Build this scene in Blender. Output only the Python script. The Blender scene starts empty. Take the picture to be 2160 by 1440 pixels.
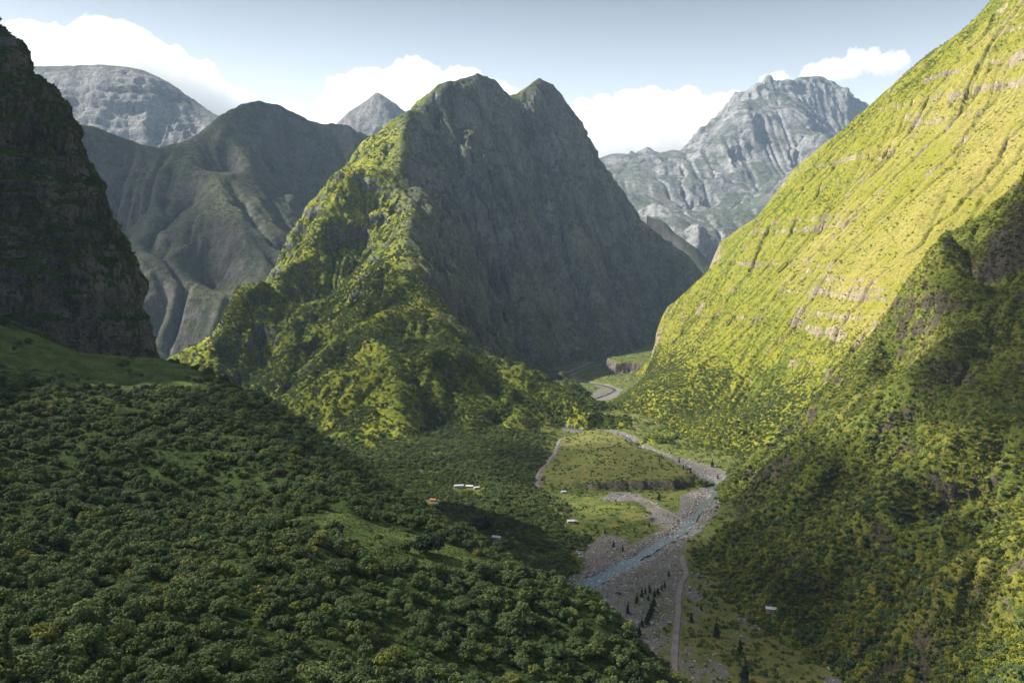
import bpy, bmesh, math, random, time
from mathutils import Vector
import numpy as np
T0 = time.time()
R = math.radians
rng = np.random.default_rng(7)
random.seed(7)
SC = bpy.context.scene
COL = SC.collection

# ------------------------------------------------------------------ camera frame
F = 1870.0
PITCH = math.atan(160.0 / F)
CAMZ = 400.0
cp, sp = math.cos(PITCH), math.sin(PITCH)

def W(u, v, Y):
    """world point seen at photo position (u, v) at forward distance Y"""
    x = (u - 1080) / F; y = (720 - v) / F
    t = Y / (cp + y * sp)
    return (t * x, Y, CAMZ + t * (-sp + y * cp))

def WZ(u, v, z=0.0):
    """world point seen at (u, v) lying at height z"""
    x = (u - 1080) / F; y = (720 - v) / F
    t = (z - CAMZ) / (-sp + y * cp)
    return (t * x, t * (cp + y * sp), z)

def PX(X, Y, Z):
    d = Y * cp - (Z - CAMZ) * sp
    d = np.where(np.abs(d) < 1e-3, 1e-3, d)
    up = Y * sp + (Z - CAMZ) * cp
    return 1080 + F * X / d, 720 - F * up / d, d

# ------------------------------------------------------------------ noise
def _h(ix, iy, iz, s):
    n = (ix * 374761393 + iy * 668265263 + iz * 2147483647 + s * 1274126177) & 0xFFFFFFFF
    n = ((n ^ (n >> 13)) * 1274126177) & 0xFFFFFFFF
    n = ((n ^ (n >> 16)) * 2246822519) & 0xFFFFFFFF
    return ((n ^ (n >> 15)) & 0xFFFFFF) / float(0xFFFFFF) * 2 - 1

def vnoise(x, y, z=None, s=0):
    x = np.asarray(x, float); y = np.asarray(y, float)
    fx = np.floor(x); fy = np.floor(y)
    ix = fx.astype(np.int64); iy = fy.astype(np.int64)
    tx = x - fx; ty = y - fy
    tx = tx * tx * tx * (tx * (tx * 6 - 15) + 10); ty = ty * ty * ty * (ty * (ty * 6 - 15) + 10)
    def layer(iz):
        a = _h(ix, iy, iz, s); b = _h(ix + 1, iy, iz, s); c = _h(ix, iy + 1, iz, s); d = _h(ix + 1, iy + 1, iz, s)
        return (a * (1 - tx) + b * tx) * (1 - ty) + (c * (1 - tx) + d * tx) * ty
    if z is None:
        return layer(np.zeros_like(ix))
    z = np.asarray(z, float)
    fz = np.floor(z); iz = fz.astype(np.int64); tz = z - fz; tz = tz * tz * (3 - 2 * tz)
    return layer(iz) * (1 - tz) + layer(iz + 1) * tz

def fbm(x, y, z=None, o=5, s=0, g=.5, l=2.03):
    a = 1.0; r = 0; t = 0
    for k in range(o):
        r = r + a * vnoise(x, y, z, s + k * 17); t += a
        a *= g; x = x * l + 13.7; y = y * l + 7.3
        if z is not None: z = z * l + 3.1
    return r / t

def ridged(x, y, z=None, o=5, s=0, g=.5):
    a = 1.0; r = 0; t = 0
    for k in range(o):
        r = r + a * (1 - 2.2 * np.abs(vnoise(x, y, z, s + k * 17))); t += a
        a *= g; x = x * 2.03 + 13.7; y = y * 2.03 + 7.3
        if z is not None: z = z * 2.03 + 3.1
    return r / t

def sstep(a, b, x):
    t = np.clip((x - a) / (b - a), 0, 1)
    return t * t * (3 - 2 * t)

# ------------------------------------------------------------------ height field tools
def sample_lines(lines, pts, world=(), step=90.0):
    out = [W(*p) for p in pts] + list(world)
    for L in lines:
        q = [W(*p) if len(p) == 3 else p[1:] for p in L]
        for a, b in zip(q[:-1], q[1:]):
            n = max(1, int(math.dist(a, b) / step))
            for k in range(n):
                t = k / n
                out.append(tuple(a[i] * (1 - t) + b[i] * t for i in range(3)))
        out.append(q[-1])
    P = np.array(out)
    keep = []                                   # thin out near duplicates
    for i in range(len(P)):
        if all((P[i, 0] - P[j, 0]) ** 2 + (P[i, 1] - P[j, 1]) ** 2 > 18 ** 2 for j in keep):
            keep.append(i)
    return P[keep]

def rbf(P, X, Y, smooth=0.0):
    n = len(P); S = 1000.0
    x = P[:, 0] / S; y = P[:, 1] / S
    D = np.hypot(x[:, None] - x[None], y[:, None] - y[None])
    A = np.zeros((n + 3, n + 3)); A[:n, :n] = D - np.eye(n) * smooth
    A[:n, n] = 1; A[:n, n + 1] = x; A[:n, n + 2] = y
    A[n:, :n] = A[:n, n:].T
    b = np.concatenate([P[:, 2], [0, 0, 0]])
    w = np.linalg.solve(A, b)
    xf = X.ravel() / S; yf = Y.ravel() / S
    r = np.empty_like(xf)
    for i in range(0, len(xf), 20000):
        q = slice(i, i + 20000)
        r[q] = np.hypot(xf[q, None] - x[None], yf[q, None] - y[None]) @ w[:n] + w[n] + w[n + 1] * xf[q] + w[n + 2] * yf[q]
    return r.reshape(X.shape)

def blur(h, n=1):
    for _ in range(n):
        p = np.pad(h, 1, mode='edge')
        h = (p[:-2, 1:-1] + p[2:, 1:-1] + p[1:-1, :-2] + p[1:-1, 2:] + 4 * h) / 8
    return h

def erode(h, dx, iters=8, K=.02, m=.45, pull=.12, maxs=2.2):
    base = h.copy(); ny, nx = h.shape; N = ny * nx
    idx = np.arange(N).reshape(ny, nx)
    area = None
    for it in range(iters):
        best = np.zeros_like(h); rec = idx.copy()
        for dy in (-1, 0, 1):
            for dx_ in (-1, 0, 1):
                if dx_ == 0 and dy == 0: continue
                ys = slice(max(0, -dy), ny - max(0, dy)); yd = slice(max(0, dy), ny + min(0, dy))
                xs = slice(max(0, -dx_), nx - max(0, dx_)); xd = slice(max(0, dx_), nx + min(0, dx_))
                s = (h[ys, xs] - h[yd, xd]) / (dx * math.hypot(dx_, dy))
                sub = best[ys, xs]; rr = rec[ys, xs]; mk = s > sub
                sub[mk] = s[mk]; rr[mk] = idx[yd, xd][mk]
        order = np.argsort(h, axis=None, kind='stable')
        r = rec.ravel(); rl = r.tolist(); ol = order.tolist()
        A = [1.0] * N
        for i in reversed(ol):
            j = rl[i]
            if j != i: A[j] += A[i]
        area = np.array(A)
        f = (K * area ** m).tolist()
        H = h.ravel().tolist()
        for i in ol:
            j = rl[i]
            if j != i:
                H[i] = (H[i] + f[i] * H[j]) / (1 + f[i])
        h = np.array(H).reshape(ny, nx)
        h = h + pull * (base - h)
    return h, np.log2(area).reshape(ny, nx)

def up2(h):
    """smooth 2x upsample"""
    def one(a):
        p = np.pad(a, ((1, 2), (0, 0)), mode='edge')
        mid = (-p[:-3] + 9 * p[1:-2] + 9 * p[2:-1] - p[3:]) / 16
        o = np.empty((a.shape[0] * 2 - 1, a.shape[1])); o[::2] = a; o[1::2] = mid[:a.shape[0] - 1]
        return o
    return one(one(h).T).T

def seg_dist(X, Y, L):
    """distance to a polyline, and position along it"""
    best = np.full(X.shape, 1e9); pos = np.zeros(X.shape); acc = 0
    for (ax, ay), (bx, by) in zip(L[:-1], L[1:]):
        dx, dy = bx - ax, by - ay; l2 = dx * dx + dy * dy + 1e-9
        t = np.clip(((X - ax) * dx + (Y - ay) * dy) / l2, 0, 1)
        dd = np.hypot(X - ax - t * dx, Y - ay - t * dy)
        mk = dd < best; best[mk] = dd[mk]; pos[mk] = (acc + t * math.sqrt(l2))[mk]; acc += math.sqrt(l2)
    return best, pos

class Grid:
    """a built surface: arrays of points, normals and extra fields, used for scattering"""
    pass

def grid_mesh(name, P, mat, attrs=None, hole=None):
    ny, nx = P.shape[:2]
    me = bpy.data.meshes.new(name)
    idx = np.arange(ny * nx).reshape(ny, nx)
    q = np.stack([idx[:-1, :-1], idx[:-1, 1:], idx[1:, 1:], idx[1:, :-1]], -1).reshape(-1, 4)
    if hole is not None:
        q = q[~hole[:-1, :-1].ravel()]
    me.vertices.add(ny * nx); me.vertices.foreach_set('co', P.reshape(-1).astype(np.float32))
    me.loops.add(len(q) * 4); me.loops.foreach_set('vertex_index', q.ravel().astype(np.int32))
    me.polygons.add(len(q))
    me.polygons.foreach_set('loop_start', np.arange(0, len(q) * 4, 4, dtype=np.int32))
    me.polygons.foreach_set('use_smooth', np.ones(len(q), dtype=bool))
    for k, a in (attrs or {}).items():
        at = me.attributes.new(k, 'FLOAT', 'POINT'); at.data.foreach_set('value', a.ravel().astype(np.float32))
    me.update(calc_edges=True)
    me.materials.append(mat)
    o = bpy.data.objects.new(name, me); COL.objects.link(o)
    return o

def normals(P):
    du = np.gradient(P, axis=1); dv = np.gradient(P, axis=0)
    n = np.cross(du, dv); n /= np.linalg.norm(n, axis=2, keepdims=True) + 1e-9
    if n[..., 2].mean() < 0: n = -n
    return n

def tag(o, label=None, cat=None, group=None, kind=None):
    if label: o['label'] = label
    if cat: o['category'] = cat
    if group: o['group'] = group
    if kind: o['kind'] = kind
    return o

def strata(z, x, y, s=0):
    """stepped beds of lava: -1..1 along height, wavering sideways"""
    zz = z + 14 * fbm(x / 260, y / 260, o=3, s=s + 5)
    return vnoise(zz / 26, x / 900, y / 900, s=s) * .65 + vnoise(zz / 9, x / 400, y / 400, s=s + 9) * .35

def hill(name, mat, x0, x1, y0, y1, dx, lines=(), pts=(), world=(), it=8, K=.02, pull=.12, n_big=0, n_small=3.0,
         rough=1.0, bed=0.0, step=90, floor=-12.0, smooth=0.0, pre=None, post=None, s=0, cull=True, nscale=1.0, extra=None, keepw=22):
    P = sample_lines(lines, pts, world, step)
    nx = int((x1 - x0) / dx) + 1; ny = int((y1 - y0) / dx) + 1
    xs = x0 + np.arange(nx) * dx; ys = y0 + np.arange(ny) * dx
    X, Y = np.meshgrid(xs, ys)
    h = rbf(P, X, Y, smooth)
    keep = np.full(X.shape, 1e9)
    if n_big:
        for L_ in lines:
            q_ = np.array([W(*p) if len(p) == 3 else p[1:] for p in L_])[:, :2]
            keep = np.minimum(keep, seg_dist(X, Y, q_)[0])
        h = h + n_big * (ridged(X / (40 * dx * nscale), Y / (40 * dx * nscale), o=5, s=s + 3) - .2) * (.12 + .88 * sstep(dx * 1, dx * keepw, keep))
    if pre is not None: h = pre(X, Y, h)
    flow = np.zeros_like(h)
    if it: h, flow = erode(h, dx, it, K, pull=pull)
    h = up2(h); flow = up2(blur(flow, 1)); d2 = dx / 2; calm = .4 + .6 * sstep(0, dx * 7, up2(keep))
    xs = x0 + np.arange(h.shape[1]) * d2; ys = y0 + np.arange(h.shape[0]) * d2
    X, Y = np.meshgrid(xs, ys)
    P3 = np.stack([X, Y, h], -1)
    n = normals(P3)
    st = 1 - n[..., 2]
    wx = 3 * dx * fbm(X / (12 * dx), Y / (12 * dx), h / (12 * dx), o=3, s=s + 35)
    d = n_small * (1.1 * ridged((X + wx) / (9 * dx), (Y + wx) / (9 * dx), h / (24 * dx), o=5, s=s + 31) + .5 * fbm(X / (4 * dx), Y / (4 * dx), h / (4 * dx), o=4, s=s + 41) - .3) * (.35 + rough * st) * calm
    if bed: d = d + bed * strata(h, X, Y, s) * sstep(.18, .5, st)
    P3 = P3 + n * d[..., None]
    if post is not None: P3 = post(P3, n)
    n = normals(P3)
    hole = None
    if cull:
        hole = P3[..., 2] < floor
        hole = hole & np.roll(hole, -1, 0) & np.roll(hole, -1, 1) & np.roll(np.roll(hole, -1, 0), -1, 1)
    P3[..., 2] = np.maximum(P3[..., 2], floor - 3)
    at = {'flow': flow}
    if extra is not None: at.update(extra(P3))
    o = grid_mesh(name, P3, mat, at, hole)
    g = Grid(); g.P = P3; g.n = n; g.flow = flow; g.o = o; g.area = d2 * d2
    g.x0, g.y0, g.d = x0, y0, d2
    print('%s %dx%d  %.1fs' % (name, P3.shape[1], P3.shape[0], time.time() - T0))
    return g

# ------------------------------------------------------------------ material tools
class M:
    def __init__(self, name):
        self.m = bpy.data.materials.new(name); self.m.use_nodes = True
        self.t = self.m.node_tree; self.t.nodes.clear()
        self.out = self.N('ShaderNodeOutputMaterial')
        self._pos = None
    def N(self, typ, **k):
        n = self.t.nodes.new(typ)
        for a, b in k.items(): setattr(n, a, b)
        return n
    def L(self, a, b): self.t.links.new(a, b)
    def put(self, sock, v):
        if isinstance(v, bpy.types.NodeSocket): self.L(v, sock)
        elif isinstance(v, (tuple, list)) and len(v) == 3 and sock.type == 'RGBA': sock.default_value = (*v, 1)
        else: sock.default_value = v
    def pos(self):
        if self._pos is None: self._pos = self.N('ShaderNodeNewGeometry')
        return self._pos.outputs['Position']
    def nz(self):
        self.pos(); s = self.N('ShaderNodeSeparateXYZ'); self.L(self._pos.outputs['Normal'], s.inputs[0]); return s.outputs[2]
    def zed(self):
        s = self.N('ShaderNodeSeparateXYZ'); self.L(self.pos(), s.inputs[0]); return s.outputs[2]
    def math(self, op, a, b=0.0, c=0.0):
        n = self.N('ShaderNodeMath', operation=op); self.put(n.inputs[0], a); self.put(n.inputs[1], b)
        if len(n.inputs) > 2: self.put(n.inputs[2], c)
        return n.outputs[0]
    def scaled(self, sc):
        n = self.N('ShaderNodeVectorMath', operation='MULTIPLY'); self.L(self.pos(), n.inputs[0]); n.inputs[1].default_value = sc; return n.outputs[0]
    def noise(self, size, detail=4, rough=.55, vec=None, dist=0.0):
        n = self.N('ShaderNodeTexNoise'); n.inputs['Scale'].default_value = 1.0 / size; n.inputs['Detail'].default_value = detail
        n.inputs['Roughness'].default_value = rough; n.inputs['Distortion'].default_value = dist
        self.L(vec if vec is not None else self.pos(), n.inputs['Vector']); return n.outputs['Fac']
    def ramp(self, f, a, b, lo=0.0, hi=1.0):
        n = self.N('ShaderNodeMapRange', interpolation_type='SMOOTHSTEP'); self.put(n.inputs['Value'], f)
        n.inputs['From Min'].default_value = a; n.inputs['From Max'].default_value = b
        n.inputs['To Min'].default_value = lo; n.inputs['To Max'].default_value = hi; return n.outputs[0]
    def mix(self, f, a, b):
        n = self.N('ShaderNodeMix', data_type='RGBA'); self.put(n.inputs[0], f); self.put(n.inputs[6], a); self.put(n.inputs[7], b); return n.outputs[2]
    def attr(self, name):
        n = self.N('ShaderNodeAttribute', attribute_name=name); return n.outputs['Fac']
    def bump(self, h, dist, strength=1.0, prev=None):
        n = self.N('ShaderNodeBump'); n.inputs['Distance'].default_value = dist; n.inputs['Strength'].default_value = strength
        self.put(n.inputs['Height'], h)
        if prev is not None: self.L(prev, n.inputs['Normal'])
        return n.outputs[0]
    def finish(self, col, rough=.9, normal=None, spec=.2, metal=0.0, trans=None):
        b = self.N('ShaderNodeBsdfPrincipled'); self.put(b.inputs['Base Color'], col); self.put(b.inputs['Roughness'], rough)
        b.inputs['Specular IOR Level'].default_value = spec; b.inputs['Metallic'].default_value = metal
        if normal is not None: self.L(normal, b.inputs['Normal'])
        s = b.outputs[0]
        if trans is not None:
            t = self.N('ShaderNodeBsdfTranslucent'); self.put(t.inputs[0], trans[0]); x = self.N('ShaderNodeMixShader'); x.inputs[0].default_value = trans[1]
            self.L(s, x.inputs[1]); self.L(t.outputs[0], x.inputs[2]); s = x.outputs[0]
        self.L(s, self.out.inputs[0]); return self.m

def slope_mat(name, g1, g2, g3, rock, rock2, rk=(.62, .45), tex=10.0, bump=2.5, patch=180.0, grassy=(.42, .62), meadow=False, green=0.0, zone=False, bare=None):
    """grass and scrub over rock: g1 dark scrub, g2 mid green, g3 dry yellow grass"""
    m = M(name)
    big = m.noise(patch, 5, .6); mid = m.noise(tex * 4, 5, .65); fine = m.noise(tex, 4, .7)
    speck = m.noise(tex * .35, 3, .75)
    nz = m.nz()
    mixv = m.math('ADD', m.math('MULTIPLY', big, .55), m.math('MULTIPLY', mid, .45))
    if zone: mixv = m.math('ADD', mixv, m.math('MULTIPLY', m.math('SUBTRACT', m.attr('zone'), .5), .09))
    g = m.mix(m.ramp(mixv, grassy[0], grassy[1]), g2, g3)
    fl = m.ramp(m.attr('flow'), 2.5, 7.0)
    bush = m.ramp(m.math('ADD', m.math('ADD', m.math('MULTIPLY', fine, .6), m.math('MULTIPLY', mid, .4)), m.math('MULTIPLY', fl, .12)), .46, .6)
    if zone: bush = m.math('MULTIPLY', bush, m.math('SUBTRACT', 1.0, m.math('MULTIPLY', m.attr('zone'), .45)))
    g = m.mix(bush, g, g1)
    if bare: g = m.mix(m.math('MULTIPLY', m.math('SUBTRACT', 1.0, m.attr('green')), .8), g, m.mix(m.ramp(fine, .4, .6), bare, tuple(k_ * .5 for k_ in bare)))
    # rock where the ground is steep, broken up by noise and by flat beds
    bedv = m.noise(40.0, 4, .6, m.scaled((.22, .22, 1.6)))
    rockn = m.noise(tex * .8, 5, .75, m.scaled((1, 1, .45)))
    strk = m.noise(tex * 6, 5, .6, m.scaled((1, 1, .3)))
    rc = m.mix(m.ramp(m.math('ADD', m.math('MULTIPLY', rockn, .55), m.math('MULTIPLY', strk, .45)), .36, .64), rock, rock2)
    rf = m.math('ADD', m.math('SUBTRACT', m.math('ADD', m.math('ADD', m.math('MULTIPLY', bedv, .4), m.math('MULTIPLY', strk, .45)), m.math('MULTIPLY', mid, .2)), m.math('MULTIPLY', nz, .75)), m.math('MULTIPLY', fl, -.08))
    if green: rf = m.math('SUBTRACT', rf, m.math('MULTIPLY', m.attr('green'), green))
    rfac = m.ramp(rf, .1 - (rk[0] - .5), .2 - (rk[1] - .4))
    c = m.mix(rfac, g, rc)
    if meadow: c = m.mix(m.attr('meadow'), c, m.mix(m.ramp(mid, .35, .65), (.05, .085, .022), (.12, .15, .04)))
    v = m.ramp(speck, .25, .75, .62, 1.38)
    hs = m.N('ShaderNodeHueSaturation'); m.put(hs.inputs['Color'], c); m.put(hs.inputs['Value'], v)
    hh = m.math('ADD', m.math('MULTIPLY', fine, .6), m.math('MULTIPLY', speck, .4))
    nb = m.bump(m.math('ADD', hh, m.math('MULTIPLY', rockn, .6)), bump * 2.2, 1.0)
    return m.finish(hs.outputs[0], .95, nb, .1)

# ------------------------------------------------------------------ materials of the land
m_center = slope_mat('scrub_on_rock', (.030, .050, .012), (.12, .145, .014), (.34, .32, .035), (.048, .049, .051), (.17, .17, .172), rk=(.57, .39), tex=14, bump=5, patch=260, green=.15, bare=(.058, .066, .058))
m_wall = slope_mat('grassy_wall', (.070, .090, .009), (.175, .172, .016), (.25, .208, .058), (.12, .095, .06), (.30, .25, .17), rk=(.46, .37), tex=9, bump=2.2, patch=300, grassy=(.42, .60), zone=True, green=.10)
m_spur = slope_mat('scrub_slope', (.030, .050, .010), (.080, .092, .014), (.17, .155, .03), (.028, .022, .014), (.095, .078, .058), rk=(.42, .32), tex=7, bump=1.6, patch=150, green=.35)
m_fore = slope_mat('forest_floor', (.020, .034, .010), (.040, .065, .015), (.060, .090, .022), (.03, .028, .025), (.07, .065, .06), rk=(.50, .40), tex=5, bump=1.0, patch=90, meadow=True)
m_cliff = slope_mat('cliff_rock', (.016, .032, .010), (.035, .062, .014), (.055, .085, .018), (.022, .021, .020), (.17, .16, .15), rk=(.41, .29), tex=9, bump=4.0, patch=120)
m_ridge = slope_mat('ridge_scrub', (.026, .032, .024), (.045, .052, .034), (.10, .098, .055), (.05, .045, .042), (.11, .10, .095), rk=(.60, .44), tex=24, bump=6, patch=400)
m_far = slope_mat('far_rock', (.045, .052, .042), (.07, .078, .058), (.12, .12, .10), (.095, .093, .095), (.23, .225, .22), rk=(.74, .58), tex=60, bump=16, patch=900)  # base colours lightened to stand in for part of the distance haze

# ------------------------------------------------------------------ central mountain
def fill_box(x0, x1, y0, y1, n, z):
    o = []
    for k in range(n + 1):
        t = k / n
        o += [(x0 + (x1 - x0) * t, y0, z), (x0 + (x1 - x0) * t, y1, z), (x0, y0 + (y1 - y0) * t, z), (x1, y0 + (y1 - y0) * t, z)]
    return o

def greenness(P):
    """the grassy side: left of the crest line"""
    c = np.array([W(*p) for p in ((1170, 890, 2190), (1060, 800, 2350), (975, 690, 2500), (884, 570, 2740), (856, 508, 2950), (870, 440, 3170), (852, 400, 3350), (862, 230, 3900), (902, 205, 4080), (972, 165, 4260), (1040, 166, 4400), (1110, 185, 4600))])
    xc = np.interp(P[..., 1], c[:, 1], c[:, 0]) + 40 * fbm(P[..., 1] / 90, P[..., 2] / 90, o=3, s=4)
    return np.maximum(sstep(40, -90, P[..., 0] - xc), sstep(2480, 2350, P[..., 1]))
g_center = hill('mountain', m_center, -1500, 1550, 1650, 5650, 9,
    lines=[
        # main crest with the two summits, then down the right shoulder
        [(850, 400, 3350), (855, 330, 3560), (862, 230, 3900), (886, 233, 3990), (902, 205, 4080), (925, 178, 4160), (972, 165, 4260), (1010, 154, 4320), (1042, 166, 4400), (1070, 195, 4470), (1094, 209, 4530), (1114, 183, 4600), (1138, 163, 4680), (1166, 177, 4740), (1192, 208, 4790), (1216, 252, 4840), (1242, 312, 4880), (1272, 348, 4900), (1310, 402, 4900), (1342, 452, 4880), (1392, 503, 4850), (1450, 536, 4820)],
        # left skyline flank
        [(862, 230, 3900), (822, 252, 3900), (762, 312, 3850), (712, 372, 3760), (682, 430, 3680), (642, 498, 3560), (604, 542, 3440), (560, 590, 3330)],
        # front spur down to the river
        [(850, 400, 3350), (880, 440, 3170), (856, 508, 2950), (884, 570, 2740), (905, 640, 2560), (975, 690, 2500), (1000, 750, 2420), (1060, 800, 2350), (1120, 840, 2270), (1165, 880, 2200), (1178, 905, 2150)],
        # middle-left spur
        [(850, 400, 3350), (780, 368, 3370), (735, 378, 3330), (690, 440, 3230), (660, 520, 3100), (600, 560, 3000), (570, 600, 2930)],
        [(856, 508, 2950), (800, 560, 2880), (745, 600, 2830), (690, 625, 2790)],
        # ribs of the shaded face
        [(1040, 250, 4240), (1080, 400, 4010), (1110, 560, 3770), (1140, 710, 3560)],
        [(1180, 260, 4620), (1220, 420, 4380), (1255, 580, 4150), (1290, 705, 3960)],
        [(940, 260, 4010), (960, 400, 3720), (1000, 560, 3450), (1030, 690, 3270)],
        # lower front spurs
        [(905, 640, 2560), (820, 650, 2470), (740, 690, 2380), (700, 720, 2330), (640, 780, 2260), (620, 850, 2120)],
        [(740, 690, 2380), (800, 730, 2250), (835, 770, 2150), (838, 850, 1980), (850, 930, 1850)],
        [(1060, 800, 2350), (1000, 850, 2110), (1010, 930, 1890)],
        [(1120, 840, 2270), (1090, 900, 2050), (1095, 960, 1880)],
        # pinnacle at the left foot
        [(690, 625, 2790), (620, 640, 2770), (560, 590, 2740), (497, 605, 2720), (470, 690, 2620), (405, 752, 2500)],
    ],
    pts=[(770, 440, 3330), (760, 520, 3180), (700, 600, 3000), (640, 625, 2920), (790, 480, 3230),      # hollow left of the spur
         (600, 700, 2600), (610, 790, 2420), (560, 760, 2560), (520, 800, 2500), (760, 800, 2190), (740, 860, 2060), (900, 830, 2110), (920, 900, 1960), (1040, 880, 2060),                        # gully behind the pinnacle
         (930, 560, 3080), (980, 640, 2960), (1000, 760, 2780), (950, 480, 3320), (900, 400, 3540), (1040, 790, 2720),  # cliff right of the spur
         (1000, 300, 3960), (1000, 400, 3800), (1010, 520, 3640), (1040, 640, 3500), (1060, 740, 3360), (1100, 790, 3290),
         (1130, 300, 4430), (1135, 400, 4300), (1155, 520, 4140), (1175, 640, 3970), (1190, 740, 3720), (1190, 775, 3560),
         (1240, 450, 4500), (1270, 560, 4380), (1300, 660, 4220), (1320, 735, 4030), (1350, 620, 4500), (1400, 690, 4350),
         (700, 900, 1990), (680, 930, 1960), (800, 985, 1790), (900, 985, 1780), (1150, 940, 2020), (1000, 985, 1790)],
    world=fill_box(-1500, 1550, 1650, 5650, 8, -90) + [(-900, 4100, 120), (-700, 4700, 250), (-300, 5200, 200), (200, 5350, 150), (700, 5450, 60), (-350, 4500, 700), (-100, 4800, 780), (200, 5000, 700),
        (600, 3300, -10), (900, 3800, -10), (1050, 4200, 60), (1200, 4600, 100), (-900, 2600, 20), (-1000, 3100, 20), (-900, 3600, 60), (-600, 2300, 0), (-350, 1850, -12), (-100, 1750, -15), (200, 1950, -14), (300, 2500, -14), (420, 2900, -12), (-1250, 3300, 10)],
    step=45, it=12, K=.05, pull=.13, n_big=75, n_small=15, rough=1.7, bed=6, s=11, nscale=1.1, keepw=9, extra=lambda P: {'green': greenness(P)})

# ------------------------------------------------------------------ lit valley wall on the right
def wall_zone(P):
    w_ = 200 * fbm(P[..., 0] / 220, P[..., 1] / 220, P[..., 2] / 220, o=4, s=6)
    return sstep(2800, 2400, P[..., 1] + w_) * sstep(150, 340, P[..., 2] + .5 * w_)
def wall_world():
    o = []
    for Y in range(1500, 3000, 220):
        xb = 400 + (Y - 1500) * .06
        if Y < 1800: o += [(xb - 120, Y, -60), (xb - 10, Y, -2)]
        for dX in (500, 1000, 1500, 1900):
            o.append((xb + dX, Y, dX * 1.18 + 20 * math.sin(dX)))
    return o
g_wall = hill('valley_wall', m_wall, 58, 2350, 1450, 3950, 8,
    lines=[[(1366, 800, 3080), (1380, 752, 3080), (1387, 700, 3060), (1402, 652, 3050), (1442, 621, 3060), (1502, 570, 3080), (1545, 528, 3080), (1602, 458, 3080), (1682, 388, 3060), (1752, 318, 3040), (1802, 258, 3010), (1852, 213, 2980), (1892, 170, 2950), (1962, 110, 2910), (2052, 50, 2860), (2087, 0, 2830), (2150, -90, 2800), (2250, -200, 2750)],
           [(1366, 800, 3080), (1312, 835, 2700), (1250, 880, 2330), (1320, 908, 2150), (1400, 950, 1900), (1545, 985, 1770)]],
    pts=[(1300, 858, 2360), (1400, 860, 2150), (1400, 800, 2370), (1500, 900, 1950), (1500, 850, 2090), (1455, 928, 1960), (1350, 828, 2500), (1600, 900, 1870), (1380, 900, 2080), (1500, 700, 2750), (1600, 600, 2650), (1700, 500, 2600), (1450, 780, 2650), (1550, 850, 2180), (1650, 780, 2130), (1750, 650, 2150), (1850, 520, 2150), (1950, 400, 2200), (2000, 300, 2350), (2100, 200, 2400), (2160, 100, 2420), (1800, 400, 2550), (1900, 280, 2600)],
    world=[(560, 3420, -40), (800, 3500, 40), (1100, 3600, 200), (1500, 3650, 560), (2000, 3700, 1000), (800, 3900, -60), (1400, 3950, 0), (2300, 3900, 900), (330, 3000, -40), (230, 2700, -40), (110, 2380, -40), (130, 2100, -40), (200, 1900, -50), (60, 1500, -60), (200, 1450, -70), (350, 1450, -60), (500, 1450, -40), (240, 1650, -50), (380, 1620, -40), (60, 2600, -50), (60, 3900, -60),
           (1500, 1500, 700), (2000, 1500, 1200), (2300, 1500, 1500), (2300, 2300, 1900), (2300, 3000, 1900)],
    it=8, K=.022, pull=.18, n_big=50, n_small=4.5, rough=1.2, bed=8, s=23, nscale=1.7, keepw=12, extra=lambda P: {'zone': wall_zone(P), 'green': 1 - wall_zone(P)})

# second lit spur behind it
g_spur2 = hill('valley_wall', m_wall, 500, 2400, 3500, 5000, 14,
    lines=[[(1480, 640, 4000), (1496, 560, 4000), (1520, 508, 4000), (1562, 478, 4020), (1602, 452, 4050), (1642, 398, 4050), (1682, 348, 4050), (1742, 298, 4060), (1792, 272, 4060), (1850, 240, 4060), (1950, 200, 4060)]],
    world=[(700, 3600, -60), (1000, 3550, 40), (1500, 3550, 400), (2000, 3550, 900), (820, 4400, -60), (1200, 4700, 100), (1600, 4900, 200), (2200, 4900, 500), (600, 4000, -60), (550, 4600, -60), (2400, 4200, 1100), (700, 5000, -60)],
    it=6, K=.02, pull=.2, n_big=12, n_small=6, bed=4, s=37, step=120)

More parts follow.
